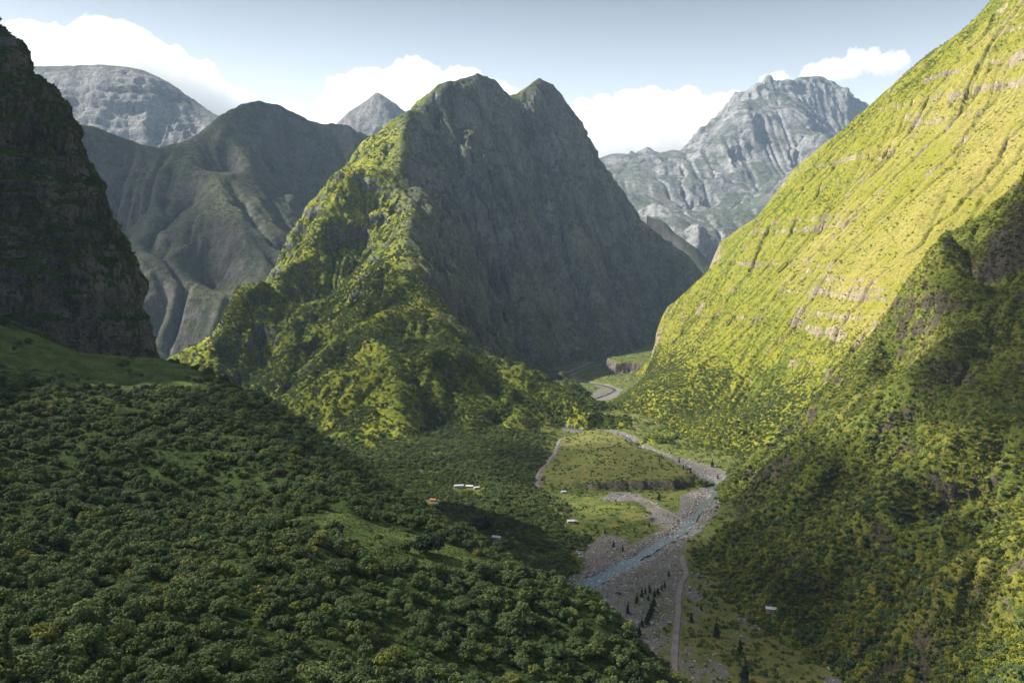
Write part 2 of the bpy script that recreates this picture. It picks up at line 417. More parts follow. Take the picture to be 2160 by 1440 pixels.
# ------------------------------------------------------------------ near right slope
def near_rock(P):
    out = 0
    for L_, w_ in (([(1840, 738, 1290), (1960, 748, 1230), (2110, 752, 1170), (2200, 745, 1140)], 17), ([(2050, 512, 1440), (2110, 490, 1420), (2190, 455, 1400)], 15), ([(1500, 1130, 1200), (1450, 1160, 1190)], 12)):
        q_ = np.array([W(*p) for p in L_])[:, :2]; dd, _ = seg_dist(P[..., 0], P[..., 1], q_)
        out = np.maximum(out, sstep(w_, w_ * .4, dd + 12 * fbm(P[..., 0] / 14, P[..., 1] / 14, o=3, s=3)))
    return out
g_near = hill('hillside', m_spur, 130, 1900, 380, 2000, 6,
    lines=[[(1655, 905, 1720), (1700, 850, 1650), (1782, 760, 1590), (1852, 680, 1550), (1922, 580, 1510), (1990, 488, 1480), (2030, 470, 1455), (2062, 440, 1450), (2160, 368, 1430), (2300, 260, 1420)],
           [(1540, 985, 1750), (1500, 1060, 1480), (1452, 1120, 1320), (1442, 1190, 1180), (1480, 1240, 1070), (1600, 1310, 950), (1750, 1430, 830), (1850, 1520, 730)],
           [(1852, 680, 1550), (1800, 800, 1370), (1700, 900, 1330), (1600, 980, 1370)],
           [(2120, 620, 1330), (1990, 720, 1250), (1850, 830, 1190), (1720, 950, 1180), (1620, 1060, 1180), (1530, 1100, 1190)],
           [(2300, 760, 1080), (2150, 830, 1000), (2000, 900, 970), (1880, 1010, 960), (1760, 1130, 960), (1640, 1210, 960)],
           [(2350, 1000, 820), (2150, 1080, 760), (2000, 1180, 740), (1900, 1300, 750), (1820, 1380, 760)]],
    pts=[(2100, 760, 1180), (1950, 830, 1130), (1800, 960, 1110), (1680, 1100, 1080), (2160, 960, 900), (2000, 1050, 880), (1860, 1180, 870), (2160, 1300, 640), (2000, 1400, 650), (2100, 1440, 590), (2050, 560, 1450), (2160, 500, 1400), (2160, 640, 1300), (1900, 700, 1440)],
    world=[(480, 2000, -60), (700, 2000, 40), (1000, 2000, 300), (1400, 2000, 600), (1800, 2000, 800), (900, 1780, 330), (1200, 1750, 600), (1500, 1700, 850), (1850, 1500, 1150), (1850, 1000, 1050), (1850, 500, 950), (1300, 1200, 640), (1300, 800, 560), (1200, 400, 470),
           (700, 400, 250), (450, 400, 60), (330, 400, -20), (150, 400, -60), (180, 800, -50), (140, 1200, -60), (200, 1600, -60), (330, 1900, -60), (640, 1850, 60), (800, 650, 330), (300, 600, -12)],
    step=50, it=12, K=.045, pull=.13, n_big=74, n_small=8, nscale=1.2, keepw=7, extra=lambda P: {'green': -near_rock(P)}, rough=1.0, bed=2, s=51)

# ------------------------------------------------------------------ foreground slope on the left
def in_meadow(P):
    mc = np.array(W(810, 1135, 548)); e = np.array(W(90, 700, 1000)); 
    x, y = P[..., 0], P[..., 1]
    d1 = ((x - mc[0]) / 62) ** 2 + ((y - mc[1]) / 48) ** 2
    d2 = ((x - e[0]) / 190) ** 2 + ((y - e[1]) / 150) ** 2
    nn = .35 * fbm(x / 18, y / 18, o=3, s=77)
    return np.maximum(sstep(1.15, .8, d1 + nn), sstep(1.15, .8, d2 + nn))

g_fore = hill('hillside', m_fore, -1100, 420, 40, 1500, 6,
    lines=[[(-60, 640, 1180), (200, 748, 1120), (350, 757, 1130), (405, 772, 1080), (470, 800, 1060), (560, 842, 1030), (640, 892, 990), (700, 940, 940), (780, 1000, 870), (862, 1045, 790), (932, 1092, 720), (1010, 1130, 650), (1110, 1205, 570), (1200, 1232, 540), (1272, 1292, 520), (1315, 1360, 490), (1358, 1450, 455)]],
    pts=[(0, 1440, 262), (300, 1440, 275), (600, 1440, 305), (1000, 1440, 385), (1200, 1440, 430), (0, 1200, 390), (300, 1250, 380), (600, 1250, 410), (900, 1280, 460), (1100, 1320, 470), (0, 1000, 580), (300, 1050, 560), (600, 1080, 590), (850, 1130, 585), (780, 1150, 545), (900, 1160, 560),
         (0, 850, 800), (300, 880, 790), (500, 920, 800), (0, 720, 1020), (200, 800, 960), (-300, 1300, 300), (-300, 900, 650), (-400, 600, 1100), (450, 1180, 455)],
    world=[(-60, 60, 330), (-200, 60, 350), (-500, 100, 420), (-1050, 60, 800), (-1050, 500, 850), (-1050, 1000, 850), (-1050, 1450, 850), (-800, 500, 560), (-700, 300, 520), (60, 60, 280), (160, 200, 200), (260, 60, 80), (400, 60, -60), (400, 400, -60), (400, 800, -60), (300, 1200, -60),
           (-560, 1400, 90), (-350, 1350, 60), (-200, 1280, 30), (-100, 1150, 10), (60, 1000, -25), (150, 800, -30), (220, 600, -30), (200, 480, 60), (240, 350, 60), (-10, 900, 60), (-200, 1100, 120), (-750, 1500, 200), (100, 1500, -60), (400, 1500, -60)],
    it=7, K=.018, pull=.25, n_big=20, n_small=3, s=61, bed=0, nscale=1.1, extra=lambda P: {'meadow': in_meadow(P)})

# ------------------------------------------------------------------ ridges further back
g_ridge = hill('mountain', m_ridge, -3900, 700, 3500, 7600, 22,
    lines=[[(-200, 200, 4800), (60, 230, 4800), (160, 262, 4800), (202, 268, 4800), (262, 300, 4800), (332, 318, 4820), (382, 326, 4850), (420, 290, 5000), (470, 240, 5200), (512, 215, 5400), (550, 208, 5550), (590, 216, 5700), (632, 245, 5900), (662, 274, 6000), (700, 278, 6100), (713, 266, 6120), (730, 282, 6150), (800, 300, 6300), (900, 330, 6400)],
           [(512, 215, 5400), (500, 300, 5050), (540, 400, 4650), (610, 500, 4350)],
           [(382, 326, 4850), (440, 380, 4550), (470, 440, 4300), (560, 560, 4050)],
           [(280, 540, 3950), (370, 590, 3900), (450, 650, 3800), (480, 700, 3700)]],
    pts=[(350, 640, 3850), (640, 430, 5100), (620, 330, 5500), (450, 600, 4050), (240, 420, 4600), (380, 740, 3650), (400, 440, 4550), (480, 400, 4850), (580, 420, 4900)],
    world=[(-3800, 3600, 700), (-3800, 5500, 700), (-3800, 7500, 400), (-2450, 5500, 620), (-1950, 5250, 800), (-3000, 5300, 650), (-2050, 6200, 450), (-3200, 4500, 800), (-2000, 3600, 250), (-1300, 3600, 40), (-600, 3600, -40), (300, 3700, -60), (600, 5000, -60), (600, 7400, 0), (-2000, 7500, 400), (-1000, 7500, 300), (-2600, 6300, 700), (-1400, 6900, 600), (-800, 4300, 120), (-600, 5000, 250), (0, 5600, 300)],
    it=9, K=.05, pull=.12, n_big=175, n_small=30, nscale=.8, keepw=13, bed=5, s=71, step=80)

g_fl = hill('mountain', m_far, -7500, -1200, 6800, 11800, 40,
    lines=[[(-400, 130, 9300), (-100, 140, 9200), (90, 141, 9100), (200, 141, 9000), (262, 145, 9000), (332, 165, 9000), (372, 190, 9000), (402, 215, 9000), (470, 245, 9000), (560, 330, 9000), (640, 400, 9000)]],
    pts=[(150, 220, 8600), (250, 260, 8500), (350, 280, 8500), (200, 340, 8000), (400, 340, 8200)],
    world=fill_box(-7500, -1200, 6800, 11800, 4, 200) + [(-5000, 10800, 1500), (-4000, 7600, 700)],
    it=6, K=.05, pull=.10, n_big=300, n_small=60, bed=45, s=81, step=120)

g_fp = hill('mountain', m_far, -2600, 600, 7300, 10400, 32,
    lines=[[(600, 380, 8900), (660, 310, 8900), (702, 270, 8850), (741, 231, 8800), (772, 212, 8800), (796, 191, 8800), (830, 214, 8800), (862, 240, 8850), (960, 330, 8900), (1050, 420, 8900)]],
    world=fill_box(-2600, 600, 7300, 10400, 4, 100) + [(-1350, 8200, 1100), (-1350, 7800, 600), (-1400, 9500, 1000)],
    it=6, K=.05, pull=.10, n_big=200, n_small=40, bed=10, s=91, step=100)

g_fr = hill('mountain', m_far, -800, 8200, 6300, 13200, 32,
    lines=[[(900, 400, 11000), (1100, 380, 10800), (1200, 362, 10500), (1270, 341, 10300), (1292, 323, 10200), (1342, 331, 10200), (1422, 323, 10200), (1472, 309, 10400), (1502, 279, 10600), (1552, 225, 10800), (1582, 212, 10800), (1604, 214, 10800), (1630, 232, 10850), (1655, 224, 10900), (1668, 209, 10900), (1690, 214, 10950), (1712, 230, 11000), (1745, 262, 11000), (1800, 300, 10900)],
           [(1620, 208, 12200), (1680, 204, 12300), (1742, 203, 12300), (1772, 226, 12300), (1797, 266, 12300), (1900, 330, 12000), (2100, 330, 12000)],
           [(1552, 225, 10800), (1490, 330, 9900), (1430, 380, 9300), (1400, 415, 8800)],
           [(1668, 209, 10900), (1640, 320, 10000), (1590, 380, 9400), (1560, 420, 8800)],
           [(1292, 323, 10200), (1330, 370, 9400), (1360, 420, 8800)],
           [(1340, 432, 8300), (1450, 440, 8200), (1560, 440, 8200), (1700, 420, 8300)],
           [(1350, 470, 7700), (1450, 478, 7600), (1550, 478, 7700)]],
    pts=[(1400, 520, 7000), (1480, 540, 7000), (1560, 540, 7100)],
    world=fill_box(-800, 8200, 6300, 13200, 4, 100) + [(6000, 9500, 1500)],
    it=7, K=.05, pull=.10, n_big=430, n_small=62, nscale=.75, bed=18, s=101, step=130)

g_rocks = hill('ridge', m_ridge, 900, 2300, 5200, 7000, 16,
    lines=[[(1320, 440, 6000), (1352, 452, 6000), (1372, 458, 5950), (1392, 462, 5930), (1404, 466, 5900), (1412, 478, 5880), (1440, 500, 5850), (1470, 522, 5800), (1486, 560, 5700)],
           [(1400, 560, 5500), (1450, 590, 5450), (1500, 600, 5400)]],
    world=fill_box(900, 2300, 5200, 7000, 4, -80),
    it=8, K=.05, pull=.14, n_big=30, n_small=8, s=111, step=120)

# ------------------------------------------------------------------ the dark cliff at the left
def resample(C, n, axis):
    C = np.moveaxis(C, axis, 0); k = len(C)
    t = np.linspace(0, k - 1.0001, n); i = t.astype(int); f = (t - i).reshape(-1, *([1] * (C.ndim - 1)))
    g = lambda j: C[np.clip(j, 0, k - 1)]
    a, b, c, d = g(i - 1), g(i), g(i + 1), g(i + 2)
    out = b + .5 * f * (c - a + f * (2 * a - 5 * b + 4 * c - d + f * (3 * (b - c) + d - a)))
    return np.moveaxis(out, 0, axis)

sil = [(-150, -130), (-90, -70), (-45, -20), (2, 46), (22, 60), (58, 118), (96, 160), (130, 222), (160, 290), (200, 342), (238, 402), (245, 462), (281, 500), (287, 562), (302, 650), (330, 702), (352, 752), (385, 830)]
rows = []
for i, (us, v) in enumerate(sil):
    base = W(us, v, 1330)
    z = base[2]; X = base[0]
    dep = 0 if v < 470 else -25 * sstep(470, 500, v)          # ledge stands out below
    rows.append([(X - 1500, 700 + dep, z + 100), (X - 900, 850 + dep, z + 60), (X - 560, 1010 + dep, z + 20), (X - 330, 1130 + dep, z), (X - 150, 1215 + dep, z), (X - 45, 1280 + dep, z), (X - 12, 1345, z), (X * 1.06 - 30, 1420, z), (X * 1.14 - 110, 1500, z), (X * 1.14 - 380, 1620, min(z, 420 + .3 * z)), (X - 1100, 1900, min(z, 500))])
Cg = np.array(rows, float)
Pc = resample(resample(Cg, 420, 0), 620, 1)
n = normals(Pc)
nn = np.cross(np.gradient(Pc, axis=1), np.gradient(Pc, axis=0)); nn /= np.linalg.norm(nn, axis=2, keepdims=True) + 1e-9
if nn[200, 200, 1] > 0: nn = -nn
x, y, z = Pc[..., 0], Pc[..., 1], Pc[..., 2]
d = 30 * ridged(x / 120, y / 120, z / 240, o=6, s=7) + 14 * strata(z, x, y, 3) + 9 * fbm(x / 22, y / 22, z / 22, o=4, s=9) - 13
Pc = Pc + nn * d[..., None]
Pc[..., 2] += 5 * fbm(x / 30, y / 30, z / 30, o=3, s=12)
cl = grid_mesh('cliff', Pc, m_cliff, {'flow': np.zeros(Pc.shape[:2])})
g_cliff = Grid(); g_cliff.P = Pc; g_cliff.n = nn; g_cliff.o = cl; g_cliff.flow = np.zeros(Pc.shape[:2])

# the same rampart carries on beside and behind the camera and shades the forest
g_ramp = hill('mountain', m_cliff, -3000, -560, -1300, 1350, 16,
    lines=[[('w', -1250, -1300, 950), ('w', -1300, -600, 1000), ('w', -1250, 0, 900), ('w', -1230, 300, 860), ('w', -1250, 700, 900), ('w', -1400, 1000, 1100), ('w', -1500, 1300, 1500)]],
    world=[(-900, Y_, 620) for Y_ in range(-1300, 1000, 300)] + [(-620, Y_, 380) for Y_ in range(-1300, 700, 300)] + [(-2900, Y_, 900) for Y_ in range(-1300, 1400, 400)] + [(-1100, 1300, 900), (-800, 1300, 260)],
    it=8, K=.03, pull=.15, n_big=60, n_small=8, bed=6, s=121, cull=False, floor=-100, step=150)
tag(g_ramp.o, 'high dark rock rampart running beside the viewpoint', 'mountain', kind='structure')

# ------------------------------------------------------------------ valley floor
def wpoly(px, z=0.0): return np.array([WZ(u, v, z)[:2] for u, v in px])
def poly_sd(X, Y, Pn):
    """signed distance, positive inside"""
    L = np.vstack([Pn, Pn[:1]]); dist, _ = seg_dist(X, Y, L)
    ins = np.zeros(X.shape, bool)
    for (ax, ay), (bx, by) in zip(L[:-1], L[1:]):
        c = ((ay > Y) != (by > Y)) & (X < (bx - ax) * (Y - ay) / (by - ay + 1e-12) + ax)
        ins ^= c
    return np.where(ins, dist, -dist)

river_px = [(1130, 1280), (1225, 1234), (1290, 1206), (1350, 1172), (1400, 1142), (1440, 1120), (1470, 1085), (1492, 1058), (1512, 1036), (1500, 1014), (1462, 998), (1425, 978), (1388, 960), (1345, 942), (1322, 922), (1280, 911), (1230, 905), (1190, 898), (1168, 886), (1168, 873), (1192, 860), (1230, 849), (1262, 838), (1296, 822), (1268, 811), (1215, 803), (1196, 790), (1230, 775), (1262, 762)]
river = wpoly(river_px)
road_px = [(1420, 1600), (1421, 1440), (1424, 1370), (1430, 1300), (1432, 1260), (1438, 1235), (1447, 1216), (1442, 1195), (1438, 1175)]
road = wpoly(road_px)
path_px = [(1133, 1032), (1136, 1003), (1150, 985), (1168, 965), (1176, 945), (1182, 930)]
path = wpoly(path_px)
track_px = [(1290, 1042), (1330, 1050), (1352, 1064), (1370, 1062), (1392, 1076), (1432, 1092), (1452, 1108)]
track = wpoly(track_px)
gravel_poly = [wpoly([(1215, 1238), (1300, 1215), (1440, 1140), (1445, 1200), (1425, 1265), (1424, 1290), (1395, 1330), (1385, 1440), (1380, 1600), (1300, 1600), (1300, 1400), (1290, 1290)]),
               wpoly([(1290, 1165), (1400, 1115), (1350, 1100), (1385, 1085), (1450, 1105), (1440, 1125), (1350, 1185), (1225, 1235), (1215, 1215)]),
               wpoly([(1440, 1120), (1400, 1100), (1430, 1080), (1440, 1050), (1480, 1025), (1490, 1010), (1535, 1010), (1530, 1030), (1500, 1060), (1470, 1100)]),
               wpoly([(1380, 965), (1440, 968), (1500, 985), (1545, 1000), (1530, 1030), (1490, 1020), (1440, 990)]),
               wpoly([(1170, 893), (1230, 900), (1320, 912), (1350, 935), (1330, 945), (1290, 925), (1190, 910), (1165, 900)]),
               wpoly([(1250, 1060), (1300, 1038), (1350, 1045), (1420, 1085), (1380, 1090), (1340, 1060)]),
               wpoly([(1150, 890), (1165, 862), (1230, 840), (1280, 815), (1310, 820), (1300, 838), (1230, 862), (1180, 880)]),
               wpoly([(1220, 1170), (1270, 1130), (1330, 1140), (1290, 1180), (1235, 1200)])]
plateau = wpoly([(1135, 1010), (1150, 985), (1180, 925), (1230, 918), (1300, 925), (1340, 950), (1390, 972), (1440, 995), (1478, 1012), (1478, 1024), (1420, 1034), (1330, 1036), (1240, 1032), (1180, 1035)])
bank = wpoly([(1238, 892), (1320, 897), (1345, 916), (1400, 935), (1480, 960), (1600, 990), (1700, 900), (1500, 840), (1380, 830), (1300, 850), (1262, 870)])
terrace = wpoly([(1270, 778), (1296, 790), (1368, 792), (1450, 800), (1450, 755), (1370, 730), (1330, 765)])
shelf = wpoly([(1150, 1060), (1230, 1052), (1330, 1070), (1390, 1100), (1330, 1120), (1250, 1130), (1190, 1120)])
bench = wpoly([(600, 880), (1000, 900), (1160, 920), (1135, 985), (1125, 1035), (1190, 1080), (1235, 1150), (1225, 1200), (1150, 1260), (900, 1260), (700, 1100)])

def floor_z(X, Y):
    z = 1.6 * fbm(X / 60, Y / 60, o=4, s=3)
    dr, _ = seg_dist(X, Y, river)
    wob = 6 * fbm(X / 25, Y / 25, o=3, s=5)
    z = z + 3.0 * sstep(10, 60, dr + wob) - 2.2 * sstep(22, 7, dr + wob * .5)
    w2 = 13 * fbm(X / 40, Y / 40, o=5, s=15)
    wd = 5 + 22 * sstep(-.1, .5, fbm(X / 70, Y / 70, o=3, s=35))
    dp, _ = seg_dist(X, Y, path)
    z = z + 15 * sstep(0, 1, (poly_sd(X, Y, plateau) + w2 * 1.3 + 3) / wd) * (.15 + .85 * sstep(10, 130, dp)) * (1 + .25 * fbm(X / 60, Y / 60, o=3, s=36))
    bc = WZ(1285, 893)
    z = z + (15 * sstep(0, 1, (poly_sd(X, Y, bank) + w2 * 1.2 + 2) / 7) * sstep(190, 60, np.hypot(X - bc[0], (Y - bc[1])) + 3 * w2))
    z = z + 42 * sstep(-2, 16, poly_sd(X, Y, terrace) + w2 * 1.3)
    z = z + 5 * sstep(-3, 8, poly_sd(X, Y, shelf) + w2 * .6)
    z = z + (22 + 9 * fbm(X / 80, Y / 80, o=4, s=25)) * sstep(-20, 110, poly_sd(X, Y, bench) + w2)
    return z

def floor_masks(X, Y):
    dr, _ = seg_dist(X, Y, river)
    n1 = fbm(X / 30, Y / 30, o=4, s=45) * 14
    gr = sstep(33, 18, dr + n1 * .6)
    low = sstep(1180, 1080, Y) * sstep(-30, 10, X - 150)
    gr = np.maximum(gr, low * .75 * sstep(-.1, .6, fbm(X / 22, Y / 40, o=5, s=46)))
    for g in gravel_poly: gr = np.maximum(gr, sstep(-6, 6, poly_sd(X, Y, g) + n1 * .6))
    for L, w in ((road, 4.0), (path, 4.5), (track, 6)):
        dd, _ = seg_dist(X, Y, L); gr = np.maximum(gr, sstep(w + 2, w - 1, dd + n1 * .05))
    dry = np.maximum(sstep(-10, 20, poly_sd(X, Y, plateau)), sstep(.0, .5, fbm(X / 90, Y / 90, o=4, s=55)) * .7)
    dry = np.maximum(dry, low)
    return gr, dry

def axis(a, b, step, lo, hi, n):
    return np.concatenate([a - (np.linspace(0, 1, n)[::-1][:-1] ** 2) * (a - lo), np.arange(a, b, step), b + (np.linspace(0, 1, n) ** 2) * (hi - b)])
xs = axis(-420, 560, 3.0, -12400, 12400, 26); ys = axis(560, 3700, 3.6, -1300, 13300, 26)
X, Y = np.meshgrid(xs, ys)
Z = floor_z(X, Y); gr, dry = floor_masks(X, Y)
Z += gr * .7 * fbm(X / 7, Y / 7, o=3, s=65)
Pf = np.stack([X, Y, Z], -1)

m = M('valley_ground')
fine = m.noise(3.0, 5, .7); mid = m.noise(16.0, 5, .65); big = m.noise(70.0, 4, .6)
grass = m.mix(m.ramp(m.math('ADD', m.math('MULTIPLY', mid, .6), m.math('MULTIPLY', fine, .4)), .38, .62), (.12, .125, .028), (.035, .058, .012))
dryc = m.mix(m.ramp(mid, .42, .62), (.13, .12, .034), (.07, .09, .018))
g = m.mix(m.ramp(m.math('ADD', m.attr('dry'), m.math('MULTIPLY', m.math('SUBTRACT', big, .5), 1.2)), .2, .9), grass, dryc)
stone = m.N('ShaderNodeTexVoronoi', feature='F1'); m.L(m.pos(), stone.inputs['Vector']); stone.inputs['Scale'].default_value = .42
sc = m.mix(m.ramp(stone.outputs['Distance'], .1, .75), (.19, .175, .17), (.08, .072, .069))
sc = m.mix(m.ramp(mid, .35, .68), sc, (.15, .13, .12))
sc = m.mix(m.ramp(m.math('ADD', m.math('MULTIPLY', big, .5), m.math('MULTIPLY', fine, .5)), .50, .60), sc, (.10, .11, .035))
gf = m.ramp(m.math('ADD', m.attr('gravel'), m.math('MULTIPLY', m.math('SUBTRACT', mid, .5), .6)), .35, .65)
c = m.mix(gf, g, sc)
rockf = m.ramp(m.nz(), .86, .70)
c = m.mix(m.math('MULTIPLY', rockf, m.ramp(fine, .3, .5)), c, m.mix(m.ramp(mid, .3, .7), (.045, .037, .034), (.15, .12, .105)))
nb = m.bump(m.math('ADD', m.math('ADD', fine, m.math('MULTIPLY', mid, .6)), m.math('MULTIPLY', stone.outputs['Distance'], .4)), 2.2, 1.0)
m_ground = m.finish(c, .95, nb, .15)
gnd = grid_mesh('valley_floor', Pf, m_ground, {'gravel': gr, 'dry': dry})
g_floor = Grid(); g_floor.P = Pf; g_floor.o = gnd
print('floor %s %.1fs' % (Pf.shape, time.time() - T0))

# road and tracks as strips laid on the ground, water in the channel
def smooth_line(L, n=12):
    L = np.array(L); return resample(L, (len(L) - 1) * n + 1, 0)
def strip(name, L, wfun, zfun, mat, nw=6):
    L = smooth_line(L); T = np.gradient(L, axis=0); T /= np.linalg.norm(T, axis=1, keepdims=True) + 1e-9
    Nn = np.stack([-T[:, 1], T[:, 0]], 1)
    w = np.array([wfun(i / (len(L) - 1), L[i]) for i in range(len(L))])
    s = np.linspace(-1, 1, nw)
    XY = L[:, None, :] + Nn[:, None, :] * (s[None, :, None] * w[:, None, None])
    z = zfun(XY[..., 0], XY[..., 1])
    return grid_mesh(name, np.concatenate([XY, z[..., None]], -1), mat)
m = M('road_dirt'); fn = m.noise(2.5, 5, .7); md = m.noise(14, 4, .6)
m_road = m.finish(m.mix(m.ramp(m.math('ADD', m.math('MULTIPLY', fn, .5), m.math('MULTIPLY', md, .5)), .35, .65), (.115, .10, .095), (.19, .165, .15)), .95, m.bump(fn, .3), .1)
m = M('river_water'); w1 = m.noise(2.2, 4, .65, m.scaled((1, .6, 1))); w2 = m.noise(12, 3, .6)
foam = m.ramp(m.math('ADD', m.math('MULTIPLY', w1, .6), m.math('MULTIPLY', w2, .4)), .57, .65)
b = m.N('ShaderNodeBsdfPrincipled'); m.put(b.inputs['Base Color'], m.mix(foam, (.035, .055, .06), (.55, .58, .6))); m.put(b.inputs['Roughness'], m.ramp(foam, 0, 1, .12, .6)); b.inputs['Specular IOR Level'].default_value = .7
m.L(m.bump(w1, .5, .8), b.inputs['Normal']); m.L(b.outputs[0], m.out.inputs[0]); m_water = m.m
def zroad(X, Y): return floor_z(X, Y) * .5 + blur(floor_z(X, Y), 2) * .5 + .75
o_road = strip('road', road, lambda t, p: 3.3 + .8 * float(fbm(p[1] / 9, 0.5, o=3, s=2)), zroad, m_road); tag(o_road, 'pale dirt road running up the middle of the gravel river bed', 'road', kind='structure')
o_path = strip('path', path, lambda t, p: 2.6, zroad, m_road); tag(o_path, 'grey footpath along the left edge of the grassy river terrace', 'path', kind='structure')
o_track = strip('path', track, lambda t, p: 3.0, zroad, m_road); tag(o_track, 'grey gravel track crossing to the river fork', 'path', kind='structure')
def rw(t, p):
    Yp = p[1]
    return (14 if Yp < 1180 else 8 if Yp < 1290 else 5.6) * (1 + .7 * float(fbm(Yp / 28, p[0] / 28, o=3, s=8)))
o_river = strip('river', river, rw, lambda X, Y: np.full(X.shape, -1.15), m_water, 5)
tag(o_river, 'shallow blue-grey river winding through gravel in the valley', 'river', kind='structure')

for g_, lb, ct in ((g_center, 'steep twin-peaked central mountain with lit green spur and shaded right face', 'mountain'), (g_wall, 'sunlit yellow-green valley wall rising to the right edge', 'mountainside'), (g_spur2, 'hazy sunlit spur showing behind the bright valley wall', 'mountainside'),
                   (g_near, 'dark scrubby slope in the right foreground with small ridges', 'hillside'), (g_fore, 'dark forested slope filling the left foreground', 'hillside'), (g_ridge, 'grey shaded rounded ridge left of the central mountain', 'mountain'),
                   (g_fl, 'far blue-grey flat-topped massif under the left cloud', 'mountain'), (g_fp, 'small far pointed peak between ridge and central mountain', 'mountain'), (g_fr, 'far pale rocky massif beyond the valley on the right', 'mountain'),
                   (g_rocks, 'small jagged reddish ridge at the foot of the far massif', 'ridge'), (g_cliff, 'near-black rock cliff with green ledges at the left edge', 'cliff'), (g_floor, 'flat valley floor of gravel, dry grass and scrub', 'ground')):
    tag(g_.o, lb, ct, kind='structure')

# ------------------------------------------------------------------ foliage prototypes
def leaf_mesh(name, blobs, n_each, size, seed, mat, squash=1.0, up=.45, flat=.0):
    """a cloud of small bent leaves sitting on the shells of several blobs (cx,cy,cz,r)"""
    g = np.random.default_rng(seed)
    V = []; Fq = []; tint = []
    for (cx, cy, cz, r) in blobs:
        n = n_each
        d = g.normal(size=(n, 3)); d[:, 2] = d[:, 2] * .8 + .35; d /= np.linalg.norm(d, axis=1, keepdims=True)
        rad = r * (1 - .35 * g.random(n) ** 2)
        c = np.array([cx, cy, cz]) + d * rad[:, None] * np.array([1, 1, squash])
        nrm = d + g.normal(size=(n, 3)) * .55; nrm[:, 2] += up; nrm /= np.linalg.norm(nrm, axis=1, keepdims=True)
        a = np.cross(nrm, g.normal(size=(n, 3))); a /= np.linalg.norm(a, axis=1, keepdims=True) + 1e-9
        b = np.cross(nrm, a)
        s = size * (.6 + .8 * g.random(n))[:, None]
        bt = g.random() * .5
        V.append(np.stack([c - a * s, c + b * s * .6, c + a * s + nrm * s * -.25, c - b * s * .6], 1).reshape(-1, 3))
        tint.append(np.repeat(np.clip(bt + .5 * g.random(n), 0, 1), 4))
    V = np.concatenate(V); tint = np.concatenate(tint); nf = len(V) // 4
    me = bpy.data.meshes.new(name); me.vertices.add(len(V)); me.vertices.foreach_set('co', V.ravel().astype(np.float32))
    me.loops.add(len(V)); me.loops.foreach_set('vertex_index', np.arange(len(V), dtype=np.int32))
    me.polygons.add(nf); me.polygons.foreach_set('loop_start', np.arange(0, nf * 4, 4, dtype=np.int32))
    at = me.attributes.new('tint', 'FLOAT', 'POINT'); at.data.foreach_set('value', tint.astype(np.float32))
    me.update(calc_edges=True); me.materials.append(mat)
    return me

def foliage_mat(name, a, b, c, size=60.0, yellow=.0):
    """a dark, b mid, c bright leaf colour"""
    m = M(name)
    oi = m.N('ShaderNodeObjectInfo')
    big = m.noise(size, 4, .6)
    t = m.attr('tint')
    k = m.math('ADD', m.math('ADD', m.math('MULTIPLY', oi.outputs['Random'], .45), m.math('MULTIPLY', big, .8)), m.math('MULTIPLY', t, .25))
    col = m.mix(m.ramp(k, .35, .75), a, b)
    col = m.mix(m.ramp(k, .80 - yellow, 1.08 - yellow), col, c)
    hs = m.N('ShaderNodeHueSaturation'); m.put(hs.inputs['Color'], col); m.put(hs.inputs['Value'], m.ramp(t, 0, 1, .7, 1.3))
    return m.finish(hs.outputs[0], .7, None, .25, trans=(hs.outputs[0], .15))

def crown_blobs(seed, r, h, n):
    g = random.Random(seed); o = []
    lob = [(g.uniform(-.45, .45) * r, g.uniform(-.45, .45) * r, h * g.uniform(.0, .35), r * g.uniform(.45, .75)) for _ in range(4)]
    for k in range(n):
        lx, ly, lz, lr = g.choice(lob)
        a = g.uniform(0, 6.283); e = math.asin(g.uniform(-.1, 1))
        o.append((lx + lr * math.cos(a) * math.cos(e), ly + lr * math.sin(a) * math.cos(e), h * .35 + lz + lr * .75 * math.sin(e), r * g.uniform(.17, .30)))
    return o

def tube(bm, pts, r0, r1, n=6):
    rings = []
    for i, p in enumerate(pts):
        t = i / (len(pts) - 1); r = r0 * (1 - t) + r1 * t
        q = pts[min(i + 1, len(pts) - 1)]; o = pts[max(i - 1, 0)]
        d = Vector(q) - Vector(o); d.normalize(); a = d.orthogonal().normalized(); b = d.cross(a)
        rings.append([bm.verts.new(Vector(p) + (a * math.cos(6.2832 * k / n) + b * math.sin(6.2832 * k / n)) * r) for k in range(n)])
    for x, y in zip(rings[:-1], rings[1:]):
        for k in range(n): bm.faces.new((x[k], x[(k + 1) % n], y[(k + 1) % n], y[k]))
    bm.faces.new(rings[-1]); bm.faces.new(rings[0][::-1])

def bm_mesh(name, bm, mat):
    bmesh.ops.recalc_face_normals(bm, faces=bm.faces)
    me = bpy.data.meshes.new(name); bm.to_mesh(me); bm.free(); me.materials.append(mat); return me

